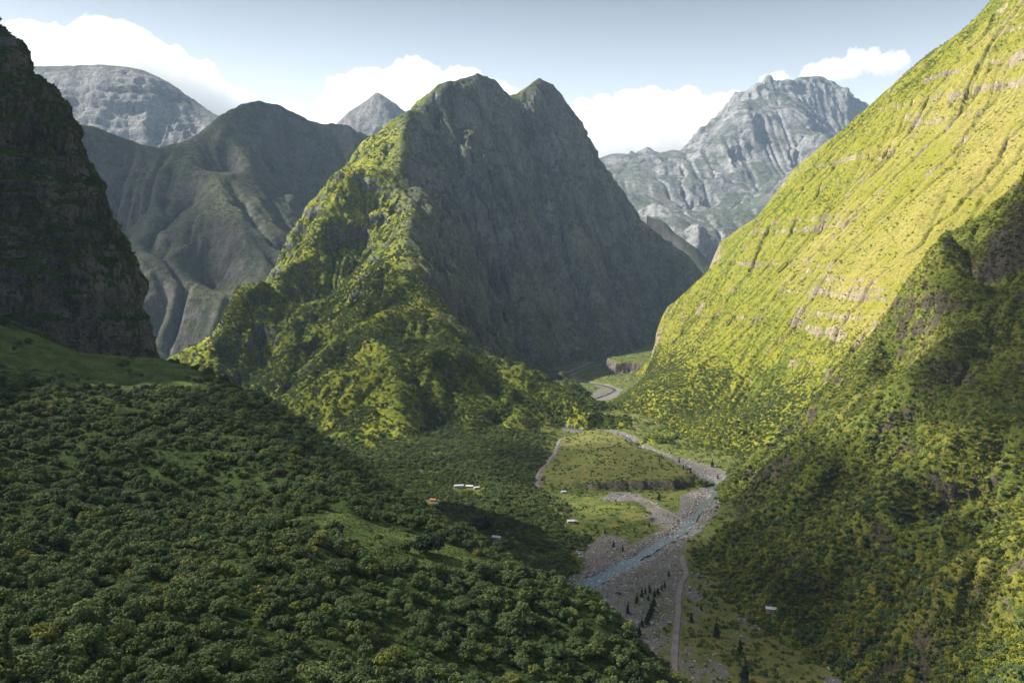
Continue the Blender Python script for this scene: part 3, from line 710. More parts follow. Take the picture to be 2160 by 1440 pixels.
m = M('bark'); m_bark = m.finish(m.mix(m.ramp(m.noise(.4, 4), .35, .65), (.05, .04, .032), (.13, .11, .09)), .9)
f_forest = foliage_mat('leaves_forest', (.022, .042, .012), (.075, .110, .030), (.19, .20, .035), 45)
f_forest2 = foliage_mat('leaves_grey_green', (.032, .058, .020), (.085, .125, .042), (.15, .19, .055), 25)
f_scrub = foliage_mat('leaves_scrub', (.026, .042, .008), (.095, .112, .012), (.26, .26, .02), 110, .07)
f_wall = foliage_mat('leaves_wall', (.085, .11, .009), (.18, .18, .011), (.29, .26, .02), 160, .06)
f_center = foliage_mat('leaves_center', (.030, .055, .012), (.075, .105, .016), (.19, .21, .025), 170)
f_floor = foliage_mat('leaves_floor', (.024, .045, .010), (.070, .10, .016), (.18, .20, .022), 70)
f_conifer = foliage_mat('leaves_conifer', (.012, .026, .010), (.022, .040, .014), (.035, .055, .018), 40)

near_crowns = [leaf_mesh('tree_crown', crown_blobs(10 + k, 5.2, 6.0, 50), 60, .42, 20 + k, f_forest) for k in range(5)]
def trunk_mesh(seed):
    g = random.Random(seed); bm = bmesh.new()
    tube(bm, [(0, 0, -1.5), (.1, .1, 1), (g.uniform(-.4, .4), g.uniform(-.4, .4), 2.6)], .32, .2)
    for k in range(4):
        a = k * 1.57 + g.uniform(-.4, .4)
        tube(bm, [(0, 0, 2.0), (1.3 * math.cos(a), 1.3 * math.sin(a), 3.0), (2.8 * math.cos(a), 2.8 * math.sin(a), 3.7 + g.random())], .16, .05, 5)
    return bm_mesh('tree_trunk', bm, m_bark)
trunks = [trunk_mesh(k) for k in range(3)]
def protos(name, mat, n, r, h, blobs, each, size):
    out = []
    for k in range(n):
        bl = [(x, y, z - h * .25, q) for x, y, z, q in crown_blobs(100 + k + int(r * 10), r, h, blobs)]
        out.append(bpy.data.objects.new('%s_%d' % (name, k), leaf_mesh(name, bl, each, size, 200 + k, mat)))
    return out
near_crowns.append(leaf_mesh('tree_crown', [(x, y, 3.2 + z * .45, r_) for x, y, z, r_ in crown_blobs(31, 6.2, 4.0, 40)], 50, .42, 41, f_forest2))
near_crowns.append(leaf_mesh('tree_crown', [(x * .7, y * .7, z * 1.25, r_ * .85) for x, y, z, r_ in crown_blobs(33, 5.0, 7.5, 60)], 52, .36, 43, f_forest2))
P_forest = [bpy.data.objects.new('canopy_tree_%d' % k, me) for k, me in enumerate(near_crowns)]
P_scrub = protos('scrub_bush', f_scrub, 4, 1.0, .8, 14, 22, .13)
P_wall = protos('wall_bush', f_wall, 4, 1.0, .8, 12, 20, .15)
P_center = protos('hill_bush', f_center, 3, 1.0, .9, 12, 16, .16)
P_floor = protos('valley_bush', f_floor, 4, 1.0, .9, 14, 24, .12)
cliff_leaf = foliage_mat('leaves_cliff', (.025, .055, .012), (.055, .095, .018), (.10, .15, .028), 60)
P_cliff = protos('cliff_bush', cliff_leaf, 3, 1.0, .8, 12, 20, .15)

def scatter_group(name, objs):
    ng = bpy.data.node_groups.new(name, 'GeometryNodeTree')
    ng.interface.new_socket('Geometry', in_out='INPUT', socket_type='NodeSocketGeometry')
    ng.interface.new_socket('Geometry', in_out='OUTPUT', socket_type='NodeSocketGeometry')
    N = ng.nodes.new; L = ng.links.new
    gi = N('NodeGroupInput'); go = N('NodeGroupOutput'); jn = N('GeometryNodeJoinGeometry')
    def attr(nm, dt):
        a = N('GeometryNodeInputNamedAttribute'); a.data_type = dt; a.inputs['Name'].default_value = nm; return a.outputs[0]
    idx, rot, scl = attr('idx', 'INT'), attr('rot', 'FLOAT_VECTOR'), attr('scl', 'FLOAT_VECTOR')
    for k, ob in enumerate(objs):
        cmp = N('FunctionNodeCompare'); cmp.data_type = 'INT'; cmp.operation = 'EQUAL'
        L(idx, cmp.inputs[2]); cmp.inputs[3].default_value = k
        oi = N('GeometryNodeObjectInfo'); oi.inputs['Object'].default_value = ob; oi.inputs['As Instance'].default_value = True
        ip = N('GeometryNodeInstanceOnPoints'); L(gi.outputs[0], ip.inputs['Points']); L(cmp.outputs[0], ip.inputs['Selection']); L(oi.outputs['Geometry'], ip.inputs['Instance'])
        L(rot, ip.inputs['Rotation']); L(scl, ip.inputs['Scale']); L(ip.outputs[0], jn.inputs[0])
    L(jn.outputs[0], go.inputs[0]); return ng

def scatter(name, label, cat, pts, scl, objs, seed):
    g = np.random.default_rng(seed); n = len(pts)
    me = bpy.data.meshes.new(name); me.vertices.add(n); me.vertices.foreach_set('co', pts.ravel().astype(np.float32))
    me.attributes.new('idx', 'INT', 'POINT').data.foreach_set('value', g.integers(0, len(objs), n).astype(np.int32))
    rot = np.stack([g.normal(0, .12, n), g.normal(0, .12, n), g.uniform(0, 6.28, n)], 1)
    me.attributes.new('rot', 'FLOAT_VECTOR', 'POINT').data.foreach_set('vector', rot.ravel().astype(np.float32))
    sv = scl[:, None] * np.stack([g.uniform(.85, 1.2, n), g.uniform(.85, 1.2, n), g.uniform(.75, 1.25, n)], 1)
    me.attributes.new('scl', 'FLOAT_VECTOR', 'POINT').data.foreach_set('vector', sv.ravel().astype(np.float32))
    o = bpy.data.objects.new(name, me); COL.objects.link(o)
    md = o.modifiers.new('scatter', 'NODES'); md.node_group = scatter_group(name, objs)
    tag(o, label, cat, kind='stuff'); print(name, n, '%.1fs' % (time.time() - T0)); return o

def sample(g, n, dens, seed, near_power=1.0, margin=220):
    """n points on a built surface; dens(P, nz, flow) gives relative density; more points nearer the camera"""
    rg = np.random.default_rng(seed)
    P = g.P; a = P[:-1, :-1]; b = P[:-1, 1:]; c = P[1:, :-1]
    nn = np.cross(b - a, c - a); ar = np.linalg.norm(nn, axis=2); nz = np.abs(nn[..., 2]) / (ar + 1e-9)
    u, v, d = PX(a[..., 0], a[..., 1], a[..., 2])
    ok = (d > 60) & (u > -margin) & (u < 2160 + margin) & (v > -margin) & (v < 1440 + margin)
    fl = g.flow[:-1, :-1] if hasattr(g, 'flow') else np.zeros_like(nz)
    wgt = ar * dens(a, nz, fl) * ok / (np.maximum(d, 200) / 1000.0) ** near_power
    wgt = np.clip(wgt, 0, None).ravel(); cs = np.cumsum(wgt); cs /= cs[-1]
    k = np.searchsorted(cs, rg.random(n)); i, j = np.unravel_index(np.minimum(k, len(wgt) - 1), nz.shape)
    s, t = rg.random(n)[:, None], rg.random(n)[:, None]
    q = P[i, j] * (1 - s) * (1 - t) + P[i, j + 1] * s * (1 - t) + P[i + 1, j] * (1 - s) * t + P[i + 1, j + 1] * s * t
    return q, rg

# forest on the left foreground slope
q, rg = sample(g_fore, 24000, lambda P, nz, fl: 1 - .97 * in_meadow(P), 1, .75)
sc_ = .34 + .75 * rg.random(len(q)) ** 2.0 + .28 * np.clip(fbm(q[:, 0] / 50, q[:, 1] / 50, o=3, s=8) * 1.5, -.5, .8)
sc_ = np.clip(sc_, .3, 1.45)
u, v, d = PX(q[:, 0], q[:, 1], q[:, 2] + 4)
size_px = sc_ * 5 * F / d
vis = (u > -10) & (u < 2100) & (v < 1460) & (v > 0) & (d > 200)
order = np.argsort(np.where(vis, -size_px, 0))[:290]
sel = np.zeros(len(q), bool); sel[order] = True
scatter('forest', 'dense dark green forest canopy covering the left foreground slope', 'forest', q[~sel] - [0, 0, 1.0], sc_[~sel], P_forest, 2)

def empty(name, loc, rz=0.0, scale=None):
    o = bpy.data.objects.new(name, None); COL.objects.link(o); o.location = loc; o.rotation_euler = (0, 0, rz); o.empty_display_size = .5
    if scale: o.scale = scale
    return o
def child(name, me, parent):
    o = bpy.data.objects.new(name, me); COL.objects.link(o); o.parent = parent; return o

nI = 0
for k in order:
    x, y, z = q[k]; s = float(sc_[k])
    t = empty('broadleaf_tree', (x, y, z - 1.0), random.uniform(0, 6.28), (s * random.uniform(.9, 1.15), s * random.uniform(.9, 1.15), s * random.uniform(.85, 1.2)))
    child('crown', near_crowns[nI % 7], t); child('trunk', trunks[nI % 3], t)
    tag(t, 'broadleaf tree in the dense canopy of the near left slope', 'tree', 'broadleaf trees of the near left slope'); nI += 1

# undergrowth between the trees and on the meadow
q, rg = sample(g_fore, 40000, lambda P, nz, fl: .3 + 2.6 * in_meadow(P), 3, 1.3)
mq = in_meadow(q)
scatter('undergrowth', 'low pale green thicket between the trees and over the meadow', 'undergrowth', q, (.5 + 1.1 * rg.random(len(q)) ** 2) * (1 - .55 * mq), P_floor, 4)

# scrub on the near right slope
def dn(P, nz, fl):
    n = fbm(P[..., 0] / 45, P[..., 1] / 45, o=4, s=5)
    return (.35 + .9 * sstep(-.15, .35, n) + .10 * fl) * sstep(-14, 0, P[..., 2])
q, rg = sample(g_near, 80000, dn, 5, .8)
scatter('scrub', 'olive green scrub and bushes over the near right slope', 'scrub', q, 1.1 + 2.6 * rg.random(len(q)) ** 1.8, P_scrub, 6)

def dw(P, nz, fl):
    n = fbm(P[..., 0] / 120, P[..., 1] / 120, P[..., 2] / 120, o=4, s=15)
    st = strata(P[..., 2], P[..., 0], P[..., 1], 23)
    low = sstep(420, 60, P[..., 2])
    n = n - .5 * wall_zone(P)
    return (.10 + .9 * sstep(-.05, .3, n) + .5 * low + .12 * np.maximum(fl - 2, 0)) * (1 - .5 * sstep(.1, .5, st)) * sstep(-14, 0, P[..., 2])
q, rg = sample(g_wall, 60000, dw, 7, .3)
scatter('scrub', 'bright yellow-green bushes clinging to the sunlit valley wall', 'scrub', q, 1.1 + 2.9 * rg.random(len(q)) ** 2.2, P_wall, 8)

q, rg = sample(g_wall, 16000, lambda P, nz, fl: sstep(150, 70, P[..., 2] - 60 * fbm(P[..., 0] / 60, P[..., 1] / 60, o=3, s=2)) * sstep(-10, 2, P[..., 2]) * (P[..., 1] < 3000), 17, .3)
scatter('trees', 'dark green trees along the foot of the bright valley wall', 'trees', q, 1.8 + 3.4 * rg.random(len(q)) ** 1.5, P_center, 18)
q, rg = sample(g_near, 11000, lambda P, nz, fl: sstep(190, 60, P[..., 2] - 90 * fbm(P[..., 0] / 60, P[..., 1] / 60, o=3, s=2)) * sstep(-6, 3, P[..., 2]), 19, .8)
scatter('trees', 'dense trees on the lower part of the near right slope', 'trees', q - [0, 0, .8], .25 + .55 * rg.random(len(q)) ** 1.6, P_forest, 20)

def dc(P, nz, fl):
    n = fbm(P[..., 0] / 90, P[..., 1] / 90, P[..., 2] / 90, o=4, s=25)
    front = sstep(3600, 2700, P[..., 1])
    return (.12 + .9 * sstep(-.2, .3, n) + .12 * np.maximum(fl - 2, 0)) * (.15 + front * 1.2) * (.12 + .88 * np.maximum(greenness(P), sstep(60, 20, P[..., 2]))) * sstep(-14, 0, P[..., 2])
q, rg = sample(g_center, 80000, dc, 9, .8)
scatter('scrub', 'green scrub covering the front spurs of the central mountain', 'scrub', q, 2.0 + 4.5 * rg.random(len(q)) ** 1.8, P_center, 10)

def dk(P, nz, fl):
    n = fbm(P[..., 0] / 45, P[..., 1] / 45, P[..., 2] / 30, o=4, s=35)
    ledge = sstep(.25, .6, nz)
    return .02 + .8 * sstep(.0, .35, n + .5 * ledge) + .8 * sstep(60, 20, np.abs(P[..., 2] - 450 - 20 * n))
q, rg = sample(g_cliff, 17000, dk, 11, .3)
scatter('scrub', 'dark green bushes on the ledges of the left cliff', 'scrub', q, 1.0 + 2.6 * rg.random(len(q)) ** 2, P_cliff, 12)


# ------------------------------------------------------------------ single things of the valley
def on_grid(g, u, v, rad=7.0):
    """nearest surface point to the camera seen near photo position (u, v)"""
    P = g.P.reshape(-1, 3); a, b, d = PX(P[:, 0], P[:, 1], P[:, 2])
    e = np.hypot(a - u, b - v); ok = (e < rad) & (d > 50)
    if not ok.any(): return Vector(WZ(u, v, 2))
    k = np.argmin(np.where(ok, d + e * 3, 1e9)); return Vector(P[k])

def box(bm, x0, x1, y0, y1, z0, z1):
    vs = [bm.verts.new((x, y, z)) for z in (z0, z1) for x, y in ((x0, y0), (x1, y0), (x1, y1), (x0, y1))]
    for f in ((0, 3, 2, 1), (4, 5, 6, 7), (0, 1, 5, 4), (1, 2, 6, 5), (2, 3, 7, 6), (3, 0, 4, 7)): bm.faces.new([vs[i] for i in f])
def plain(name, col, rough=.7, metal=0.0, spec=.3, var=.15, size=1.5):
    m = M(name); f = m.noise(size, 4, .6); a = tuple(c * (1 - var) for c in col); b = tuple(min(1, c * (1 + var)) for c in col)
    return m.finish(m.mix(m.ramp(f, .3, .7), a, b), rough, None, spec, metal)
m_wallw = plain('house_wall', (.42, .40, .36)); m_wallo = plain('house_wall_ochre', (.42, .33, .24)); m_tin = plain('roof_tin', (.40, .42, .44), .45, .0, .5); m_tinred = plain('roof_rust', (.36, .10, .06), .6)
m_teal = plain('roof_teal', (.12, .42, .36), .6); m_dark = plain('dark_opening', (.03, .03, .035), .3); m_wood = plain('door_wood', (.16, .10, .07))
def house(u, v, g, w, d, h, rz, roofm, wallm, label, sink=0.0):
    p = on_grid(g, u, v)
    t = empty('house', (p.x, p.y, p.z + .4 - sink), R(rz)); tag(t, label, 'house', 'small houses in the valley')
    bm = bmesh.new(); box(bm, -w / 2, w / 2, -d / 2, d / 2, -3, h)
    for s_ in (-1, 1):                                   # gable ends
        a = [bm.verts.new((s_ * w / 2, -d / 2, h)), bm.verts.new((s_ * w / 2, d / 2, h)), bm.verts.new((s_ * w / 2, 0, h + d * .2))]; bm.faces.new(a)
    me = bpy.data.meshes.new('wall'); bm.to_mesh(me); bm.free(); me.materials.append(wallm); child('wall', me, t)
    bm = bmesh.new(); o = .6; th = .12
    for s_ in (-1, 1):
        e = [(-w / 2 - o, 0, h + d * .2 + .12), (w / 2 + o, 0, h + d * .2 + .12), (w / 2 + o, s_ * (d / 2 + o), h - o * .4 + .12), (-w / 2 - o, s_ * (d / 2 + o), h - o * .4 + .12)]
        lo = [bm.verts.new(q) for q in e]; hi = [bm.verts.new((q[0], q[1], q[2] + th)) for q in e]
        bm.faces.new(hi); bm.faces.new(lo[::-1])
        for k in range(4): bm.faces.new((lo[k], lo[(k + 1) % 4], hi[(k + 1) % 4], hi[k]))
    rf = child('roof', bm_mesh('roof', bm, roofm), t)
    bm = bmesh.new(); box(bm, -.5, .5, -d / 2 - .06, -d / 2 + .05, 0, 2.1); child('door', bm_mesh('door', bm, m_wood), t)
    for x in (-w * .32, w * .3):
        bm = bmesh.new(); box(bm, x - .6, x + .6, -d / 2 - .05, -d / 2 + .05, .95, 2.0); child('window', bm_mesh('window', bm, m_dark), t)
    return t
HOUSES = [(968, 1022, g_floor, 15, 7, 2.8, 8, m_tin, m_wallw, 'left long tin-roofed house of the row on the green bench'),
    (990, 1021, g_floor, 12, 7, 2.8, -12, m_tin, m_wallw, 'middle white-walled house of the row on the green bench'),
    (1004, 1024, g_floor, 9, 6, 2.6, 20, m_tin, m_wallo, 'right small house at the end of the row on the green bench'),
    (912, 1054, g_floor, 9, 6, 2.6, -15, m_tinred, m_wallw, 'lone red-roofed house at the left edge of the bench'),
    (1188, 1033, g_floor, 8, 6, 2.8, 10, m_tin, m_wallw, 'small white house below the grassy river terrace'),
    (1205, 1095, g_floor, 11, 7, 2.8, 5, m_tin, m_wallw, 'bright white-roofed house in the sunny bushes beside the forest'),
    (1213, 1101, g_floor, 6, 4, 2.4, 25, m_tin, m_wallo, 'small shed just below the bright white-roofed house'),
    (1050, 1135, g_floor, 12, 7, 2.8, -25, m_tin, m_wallw, 'grey-roofed house alone in the dark bench forest'),
    (1626, 1287, g_near, 12, 7, 2.6, -15, m_tin, m_wallo, 'pale tin-roofed hut at the foot of the right slope'),
    (1752, 1410, g_near, 8, 5, 2.4, 15, m_teal, m_wallo, 'teal-roofed hut near the lower right corner')]
house_at = []
for a in HOUSES:
    t = house(*a); house_at.append((t.location.x, t.location.y))

def make_car(u, v, rz, col, label, kind='car'):
    p = on_grid(g_floor, u, v); pm = plain('car_paint', col, .35, 0, .6, .04)
    t = empty('parked_car', (p.x, p.y, p.z + .25), R(rz)); tag(t, label, 'car', 'cars parked at the forest edge')
    prof = [(-2.1, .45), (-2.1, .95), (-1.75, 1.02), (-1.3, 1.5), (.45, 1.52), (1.05, 1.0), (1.95, .88), (2.1, .6), (2.1, .35), (-2.0, .35)]
    bm = bmesh.new(); L = [[bm.verts.new((x, s_ * (.86 if z > .7 and z < 1.3 else .72 if z >= 1.3 else .84), z)) for x, z in prof] for s_ in (-1, 1)]
    for k in range(len(prof)): bm.faces.new((L[0][k], L[0][(k + 1) % len(prof)], L[1][(k + 1) % len(prof)], L[1][k]))
    bm.faces.new(L[0]); bm.faces.new(L[1][::-1]); child('body', bm_mesh('body', bm, pm), t)
    for nm, pts in (('windscreen', [(.5, -.66, 1.47), (.5, .66, 1.47), (1.05, .76, 1.06), (1.05, -.76, 1.06)]), ('rear_window', [(-1.36, -.66, 1.45), (-1.36, .66, 1.45), (-1.75, .76, 1.1), (-1.75, -.76, 1.1)])):
        bm = bmesh.new(); f = [bm.verts.new((x + (.03 if x > 0 else -.03), y, z + .03)) for x, y, z in pts]; bk = [bm.verts.new((x, y, z - .03)) for x, y, z in pts]
        bm.faces.new(f); bm.faces.new(bk[::-1])
        for k in range(4): bm.faces.new((f[k], f[(k + 1) % 4], bk[(k + 1) % 4], bk[k]))
        child(nm, bm_mesh(nm, bm, m_dark), t)
    for x in (-1.3, 1.3):
        for y in (-.8, .8):
            bm = bmesh.new(); bmesh.ops.create_cone(bm, cap_ends=True, segments=16, radius1=.33, radius2=.33, depth=.22)
            for q_ in bm.verts: q_.co = Vector((q_.co.x + x, q_.co.z + y, q_.co.y + .33))
            child('wheel', bm_mesh('wheel', bm, m_dark), t)
CARS = [(1213, 1169, 20, (.45, .02, .03), 'dark red car parked by the trees beside the dirt clearing'), (1221, 1166, 60, (.75, .76, .78), 'white car parked uppermost in the dirt clearing'), (1225, 1171, 10, (.62, .64, .66), 'silver car parked lowest in the dirt clearing')]
for a in CARS: make_car(*a)
for u, v in ((1220, 1168),): house_at.append(tuple(on_grid(g_floor, u, v)[:2]))

# conifers
def conifer_crown(seed):
    g = random.Random(seed); bl = []
    for k in range(26):
        t = k / 25; z = 1.2 + t * 10.6; r = (1 - t) ** .8 * 2.3 + .18
        n = max(1, int(6 * (1 - t)) + 1)
        for j in range(n):
            a = g.uniform(0, 6.283); q = r * g.uniform(.35, .8); q *= g.uniform(.7, 1.35); bl.append((q * math.cos(a) + .25 * math.sin(z + seed), q * math.sin(a), z + g.uniform(-.5, .5), max(.25, r * g.uniform(.28, .5))))
    return leaf_mesh('conifer_crown', bl, 26, .26, seed, f_conifer, 1.0, .1)
con = [conifer_crown(300 + k) for k in range(5)]
bm = bmesh.new(); tube(bm, [(0, 0, -1), (0, 0, 5), (0, 0, 11.6)], .22, .04); con_trunk = bm_mesh('conifer_trunk', bm, m_bark)
CON = {('dark slender conifer in the cluster on the gravel bank', 'conifers clustered on the gravel bank'): [(790, 960, 1.5), (858, 890, 1.3), (893, 850, 1.4), (925, 825, 1.1), (952, 815, 1.4), (985, 840, 1.2), (1028, 805, 1.2), (1050, 785, 1.0), (935, 1025, 1.7), (950, 990, 1.6), (965, 955, 1.5), (980, 915, 1.5), (903, 1050, 1.3), (870, 1125, 1.6), (890, 1100, 1.2), (945, 1000, 1.3), (972, 935, 1.3), (857, 1060, .8), (935, 870, .9), (1000, 820, .9), (1012, 830, 1.1), (785, 1060, .9), (750, 985, .8)],
       ('dark conifer standing alone beside the dirt road', 'conifers beside the dirt road'): [(1080, 703, 1.0), (1240, 1012, 1.3), (1415, 1118, 2.0), (1575, 1228, 1.8), (960, 1370, .7), (1305, 940, 1.0)],
       ('small conifer on the dry ground across the pool', 'conifers across the pool'): [(765, 528, 1.1), (703, 498, 1.1), (945, 362, .9), (850, 390, .7), (640, 410, .9)]}
for (lb, gp), L in CON.items():
    for cx, cy, s_ in L:
        p = on_grid(g_floor, cx / 3.273 + 1080, cy / 3.273 + 1000); s_ *= .8
        t = empty('conifer_tree', (p.x, p.y, p.z), random.uniform(0, 6.28), (s_ * random.uniform(.8, 1.15), s_ * random.uniform(.8, 1.15), s_ * random.uniform(.85, 1.1))); tag(t, lb, 'conifer', gp)
        t.rotation_euler = (random.gauss(0, .05), random.gauss(0, .05), random.uniform(0, 6.28)); k = random.randrange(5); child('crown', con[k], t); child('trunk', con_trunk, t)
for cx, cy, s_, lb in ((1408, 1080, 1.1, 'lone conifer on the pale gravel right of the river, farthest up the valley'), (1447, 1130, 1.1, 'conifer at the tip of the grassy river terrace'), (1510, 1165, 1.3, 'conifer just above the river bend under the terrace tip'), (1690, 1122, 1.7, 'tall conifer on gravel beside the right valley wall'), (1235, 1400, 1.7, 'tall dark conifer below the terrace scarp'), (575, 700, 1.3, 'conifer on the left end of the upper river bank'), (1730, 1235, 1.0, 'small conifer right of the river bend on bare gravel'), (1245, 1070, .8, 'small conifer on the river-side edge of the terrace')):
    p = on_grid(g_floor, cx / 4 + 1080, cy / 4 + 700); s_ *= .85
    t = empty('conifer_tree', (p.x, p.y, p.z), random.uniform(0, 6.28), (s_ * random.uniform(.8, 1.15), s_ * random.uniform(.8, 1.15), s_ * random.uniform(.85, 1.1))); tag(t, lb, 'conifer')
    child('crown', con[random.randrange(3)], t); child('trunk', con_trunk, t)
p = on_grid(g_floor, 1568, 1440, 14)
t = empty('conifer_tree', (p.x, p.y, p.z), .4, (2.0, 2.0, 2.3)); tag(t, 'largest dark conifer, at the bottom edge right of the dirt road', 'conifer'); child('crown', con[0], t); child('trunk', con_trunk, t)

# big dark trees standing above the forest
f_big = foliage_mat('leaves_dark', (.010, .022, .008), (.020, .038, .012), (.035, .055, .016), 30)
bigc = [leaf_mesh('big_crown', crown_blobs(500 + k, 6.5, 7.5, 70), 60, .5, 520 + k, f_big) for k in range(2)]
for i, (u, v, g, s_, lb) in enumerate(((905, 1172, g_fore, 1.7, 'big dark round-crowned tree below the pale meadow'), (960, 1138, g_fore, 1.1, 'dark tree at the right end of the pale meadow'), (1022, 1120, g_floor, 2.4, 'tall nearly black tree standing above the bench forest'), (920, 1085, g_floor, 1.8, 'wide dark dome-shaped tree behind the meadow'))):
    p = on_grid(g, u, v, 10)
    t = empty('broadleaf_tree', (p.x, p.y, p.z - 1), i, (s_, s_, s_)); tag(t, lb, 'tree'); child('crown', bigc[i % 2], t); child('trunk', trunks[i % 3], t)

# large single boulders by the river
m_boulder = plain('boulder_rock', (.11, .10, .098), .9, 0, .2, .4, 2.0); m_boulder2 = plain('boulder_dark', (.035, .028, .026), .9, 0, .2, .4, 2.0)
for i, (u, v, s_, mt, lb) in enumerate(((1303, 1252, 3.4, m_boulder2, 'big dark brown boulder alone on the gravel flat'), (1420, 1141, 3.2, m_boulder, 'pale flat boulder at the head of the pool'), (1446, 1122, 3.0, m_boulder, 'white boulder where the river meets the right slope'), (1462, 1094, 3.0, m_boulder, 'pale boulder against the foot of the slope above the pool'), (1336, 1167, 2.2, m_boulder, 'grey boulder on the left pool bank'), (1430, 1093, 2.2, m_boulder, 'grey boulder in the pale rubble at the river fork'), (1487, 1011, 2.6, m_boulder2, 'dark boulder at the foot of the terrace tip'), (1398, 1180, 2.0, m_boulder, 'grey boulder on the gravel right of the pool'))):
    bm = bmesh.new(); bmesh.ops.create_icosphere(bm, subdivisions=4, radius=1)
    co_ = np.array([q_.co for q_ in bm.verts]); f_ = 1 + .32 * fbm(co_[:, 0] * 1.5 + i * 7, co_[:, 1] * 1.5, co_[:, 2] * 1.5, o=4, s=i) 
    for q_, ff in zip(bm.verts, f_): q_.co = Vector((q_.co.x * 1.2, q_.co.y * .9, q_.co.z * .65)) * float(ff) * s_
    o = child('boulder', bm_mesh('boulder', bm, mt), None); p = on_grid(g_floor, u, v); o.location = (p.x, p.y, p.z + .3 * s_); tag(o, lb, 'boulder')
# trees and bushes of the valley floor
def df(P, nz, fl):
    x, y = P[..., 0], P[..., 1]
    gr, dry = floor_masks(x, y)
    n = fbm(x / 28, y / 28, o=4, s=95)
    bn = sstep(-15, 30, poly_sd(x, y, bench)); pl = sstep(-5, 20, poly_sd(x, y, plateau))
    d = np.where(pl > .3, .25 + .8 * sstep(-.1, .3, n), .35 + .8 * sstep(-.2, .25, n)) * (1 - gr) ** 2 + 1.2 * sstep(14, 4, np.abs(poly_sd(x, y, plateau) + 6)) * (1 - gr) + bn * 1.0 + .012 * gr
    d = d + sstep(1180, 1080, y) * sstep(-30, 10, x - 150) * (.25 + .9 * sstep(-.1, .25, n))
    dd, _ = seg_dist(x, y, road); d = d * sstep(5, 9, dd)
    dd, _ = seg_dist(x, y, path); d = d * sstep(4, 8, dd)
    dd, _ = seg_dist(x, y, river); d = d * sstep(11, 20, dd)
    for hx, hy in house_at: d = d * sstep(9, 17, np.hypot(x - hx, (y - hy) * .55 + 6))
    return d * (y < 3600) * (np.abs(x) < 900)
q, rg = sample(g_floor, 56000, df, 13, .6)
bn = sstep(-15, 30, poly_sd(q[:, 0], q[:, 1], bench)); gr, dry = floor_masks(q[:, 0], q[:, 1])
s_ = (.9 + 2.6 * rg.random(len(q)) ** 2 + bn * 3.2 * rg.random(len(q))) * (1 - .6 * gr)
scatter('scrub', 'bushes and small trees over the valley floor', 'scrub', q, s_, P_floor, 14)

def dbn(P, nz, fl):
    x, y = P[..., 0], P[..., 1]
    gr, dry = floor_masks(x, y); d = sstep(-18, 12, poly_sd(x, y, bench) + 14 * fbm(x / 30, y / 30, o=3, s=4)) * (1 - gr) * (.25 + sstep(-.35, .05, fbm(x / 50, y / 50, o=4, s=14)))
    for hx, hy in house_at: d = d * sstep(11, 20, np.hypot(x - hx, (y - hy) * .5 + 8))
    return d
q, rg = sample(g_floor, 17000, dbn, 21, .3)
scatter('forest', 'mixed green woodland on the low bench left of the river', 'forest', q - [0, 0, .6], .3 + .6 * rg.random(len(q)) ** 1.6, P_forest, 22)

# stones in the river bed
m = M('river_stone'); m_stone = m.finish(m.mix(m.N('ShaderNodeObjectInfo').outputs['Random'], (.07, .062, .06), (.26, .245, .24)), .9)
def stone(k):
    bm = bmesh.new(); bmesh.ops.create_icosphere(bm, subdivisions=2, radius=1)
    g = np.random.default_rng(k)
    for vv in bm.verts:
        c = vv.co.normalized(); f = 1 + .25 * float(fbm(c.x * 1.7 + k * 9, c.y * 1.7, c.z * 1.7, o=2, s=k)); vv.co = Vector((c.x * 1.15, c.y * .85, c.z * .6)) * f * 1.0
    return bpy.data.objects.new('stone_%d' % k, bm_mesh('stone', bm, m_stone))
P_stone = [stone(k) for k in range(4)]
def ds(P, nz, fl):
    gr, dry = floor_masks(P[..., 0], P[..., 1]); dd, _ = seg_dist(P[..., 0], P[..., 1], road)
    dr, _ = seg_dist(P[..., 0], P[..., 1], river)
    return gr ** 2 * sstep(5, 8, dd) * (P[..., 1] < 2600) * (np.abs(P[..., 0]) < 800) * (.4 + 1.6 * sstep(30, 12, dr)) * sstep(5, 8.5, dr + 3 * (fbm(P[..., 0] / 20, P[..., 1] / 20, o=2, s=6) > .15))
q, rg = sample(g_floor, 30000, ds, 15, 1.0)
scatter('stones', 'grey boulders and cobbles strewn over the river bed', 'stones', q, .25 + 2.0 * rg.random(len(q)) ** 4.5, P_stone, 16)

# ------------------------------------------------------------------ sun, sky, haze, clouds
SUN_EL, SUN_AZ = R(43), R(8)            # azimuth measured from -X towards +Y
sd = (-math.cos(SUN_EL) * math.cos(SUN_AZ), math.cos(SUN_EL) * math.sin(SUN_AZ), math.sin(SUN_EL))
from mathutils import Vector
w = bpy.data.worlds.new('World'); SC.world = w; w.use_nodes = True
nt = w.node_tree; bg = nt.nodes['Background']
sky = nt.nodes.new('ShaderNodeTexSky'); sky.sky_type = 'NISHITA'; sky.sun_disc = False
sky.sun_elevation = SUN_EL; sky.sun_rotation = math.atan2(sd[0], sd[1]); sky.altitude = 900; sky.air_density = 1.0; sky.dust_density = 3.0; sky.ozone_density = 1.5
hs = nt.nodes.new('ShaderNodeHueSaturation'); hs.inputs['Saturation'].default_value = .36; nt.links.new(sky.outputs[0], hs.inputs['Color'])
tc = nt.nodes.new('ShaderNodeTexCoord'); sx = nt.nodes.new('ShaderNodeSeparateXYZ'); nt.links.new(tc.outputs['Generated'], sx.inputs[0])
cr = nt.nodes.new('ShaderNodeValToRGB'); nt.links.new(sx.outputs[2], cr.inputs[0])
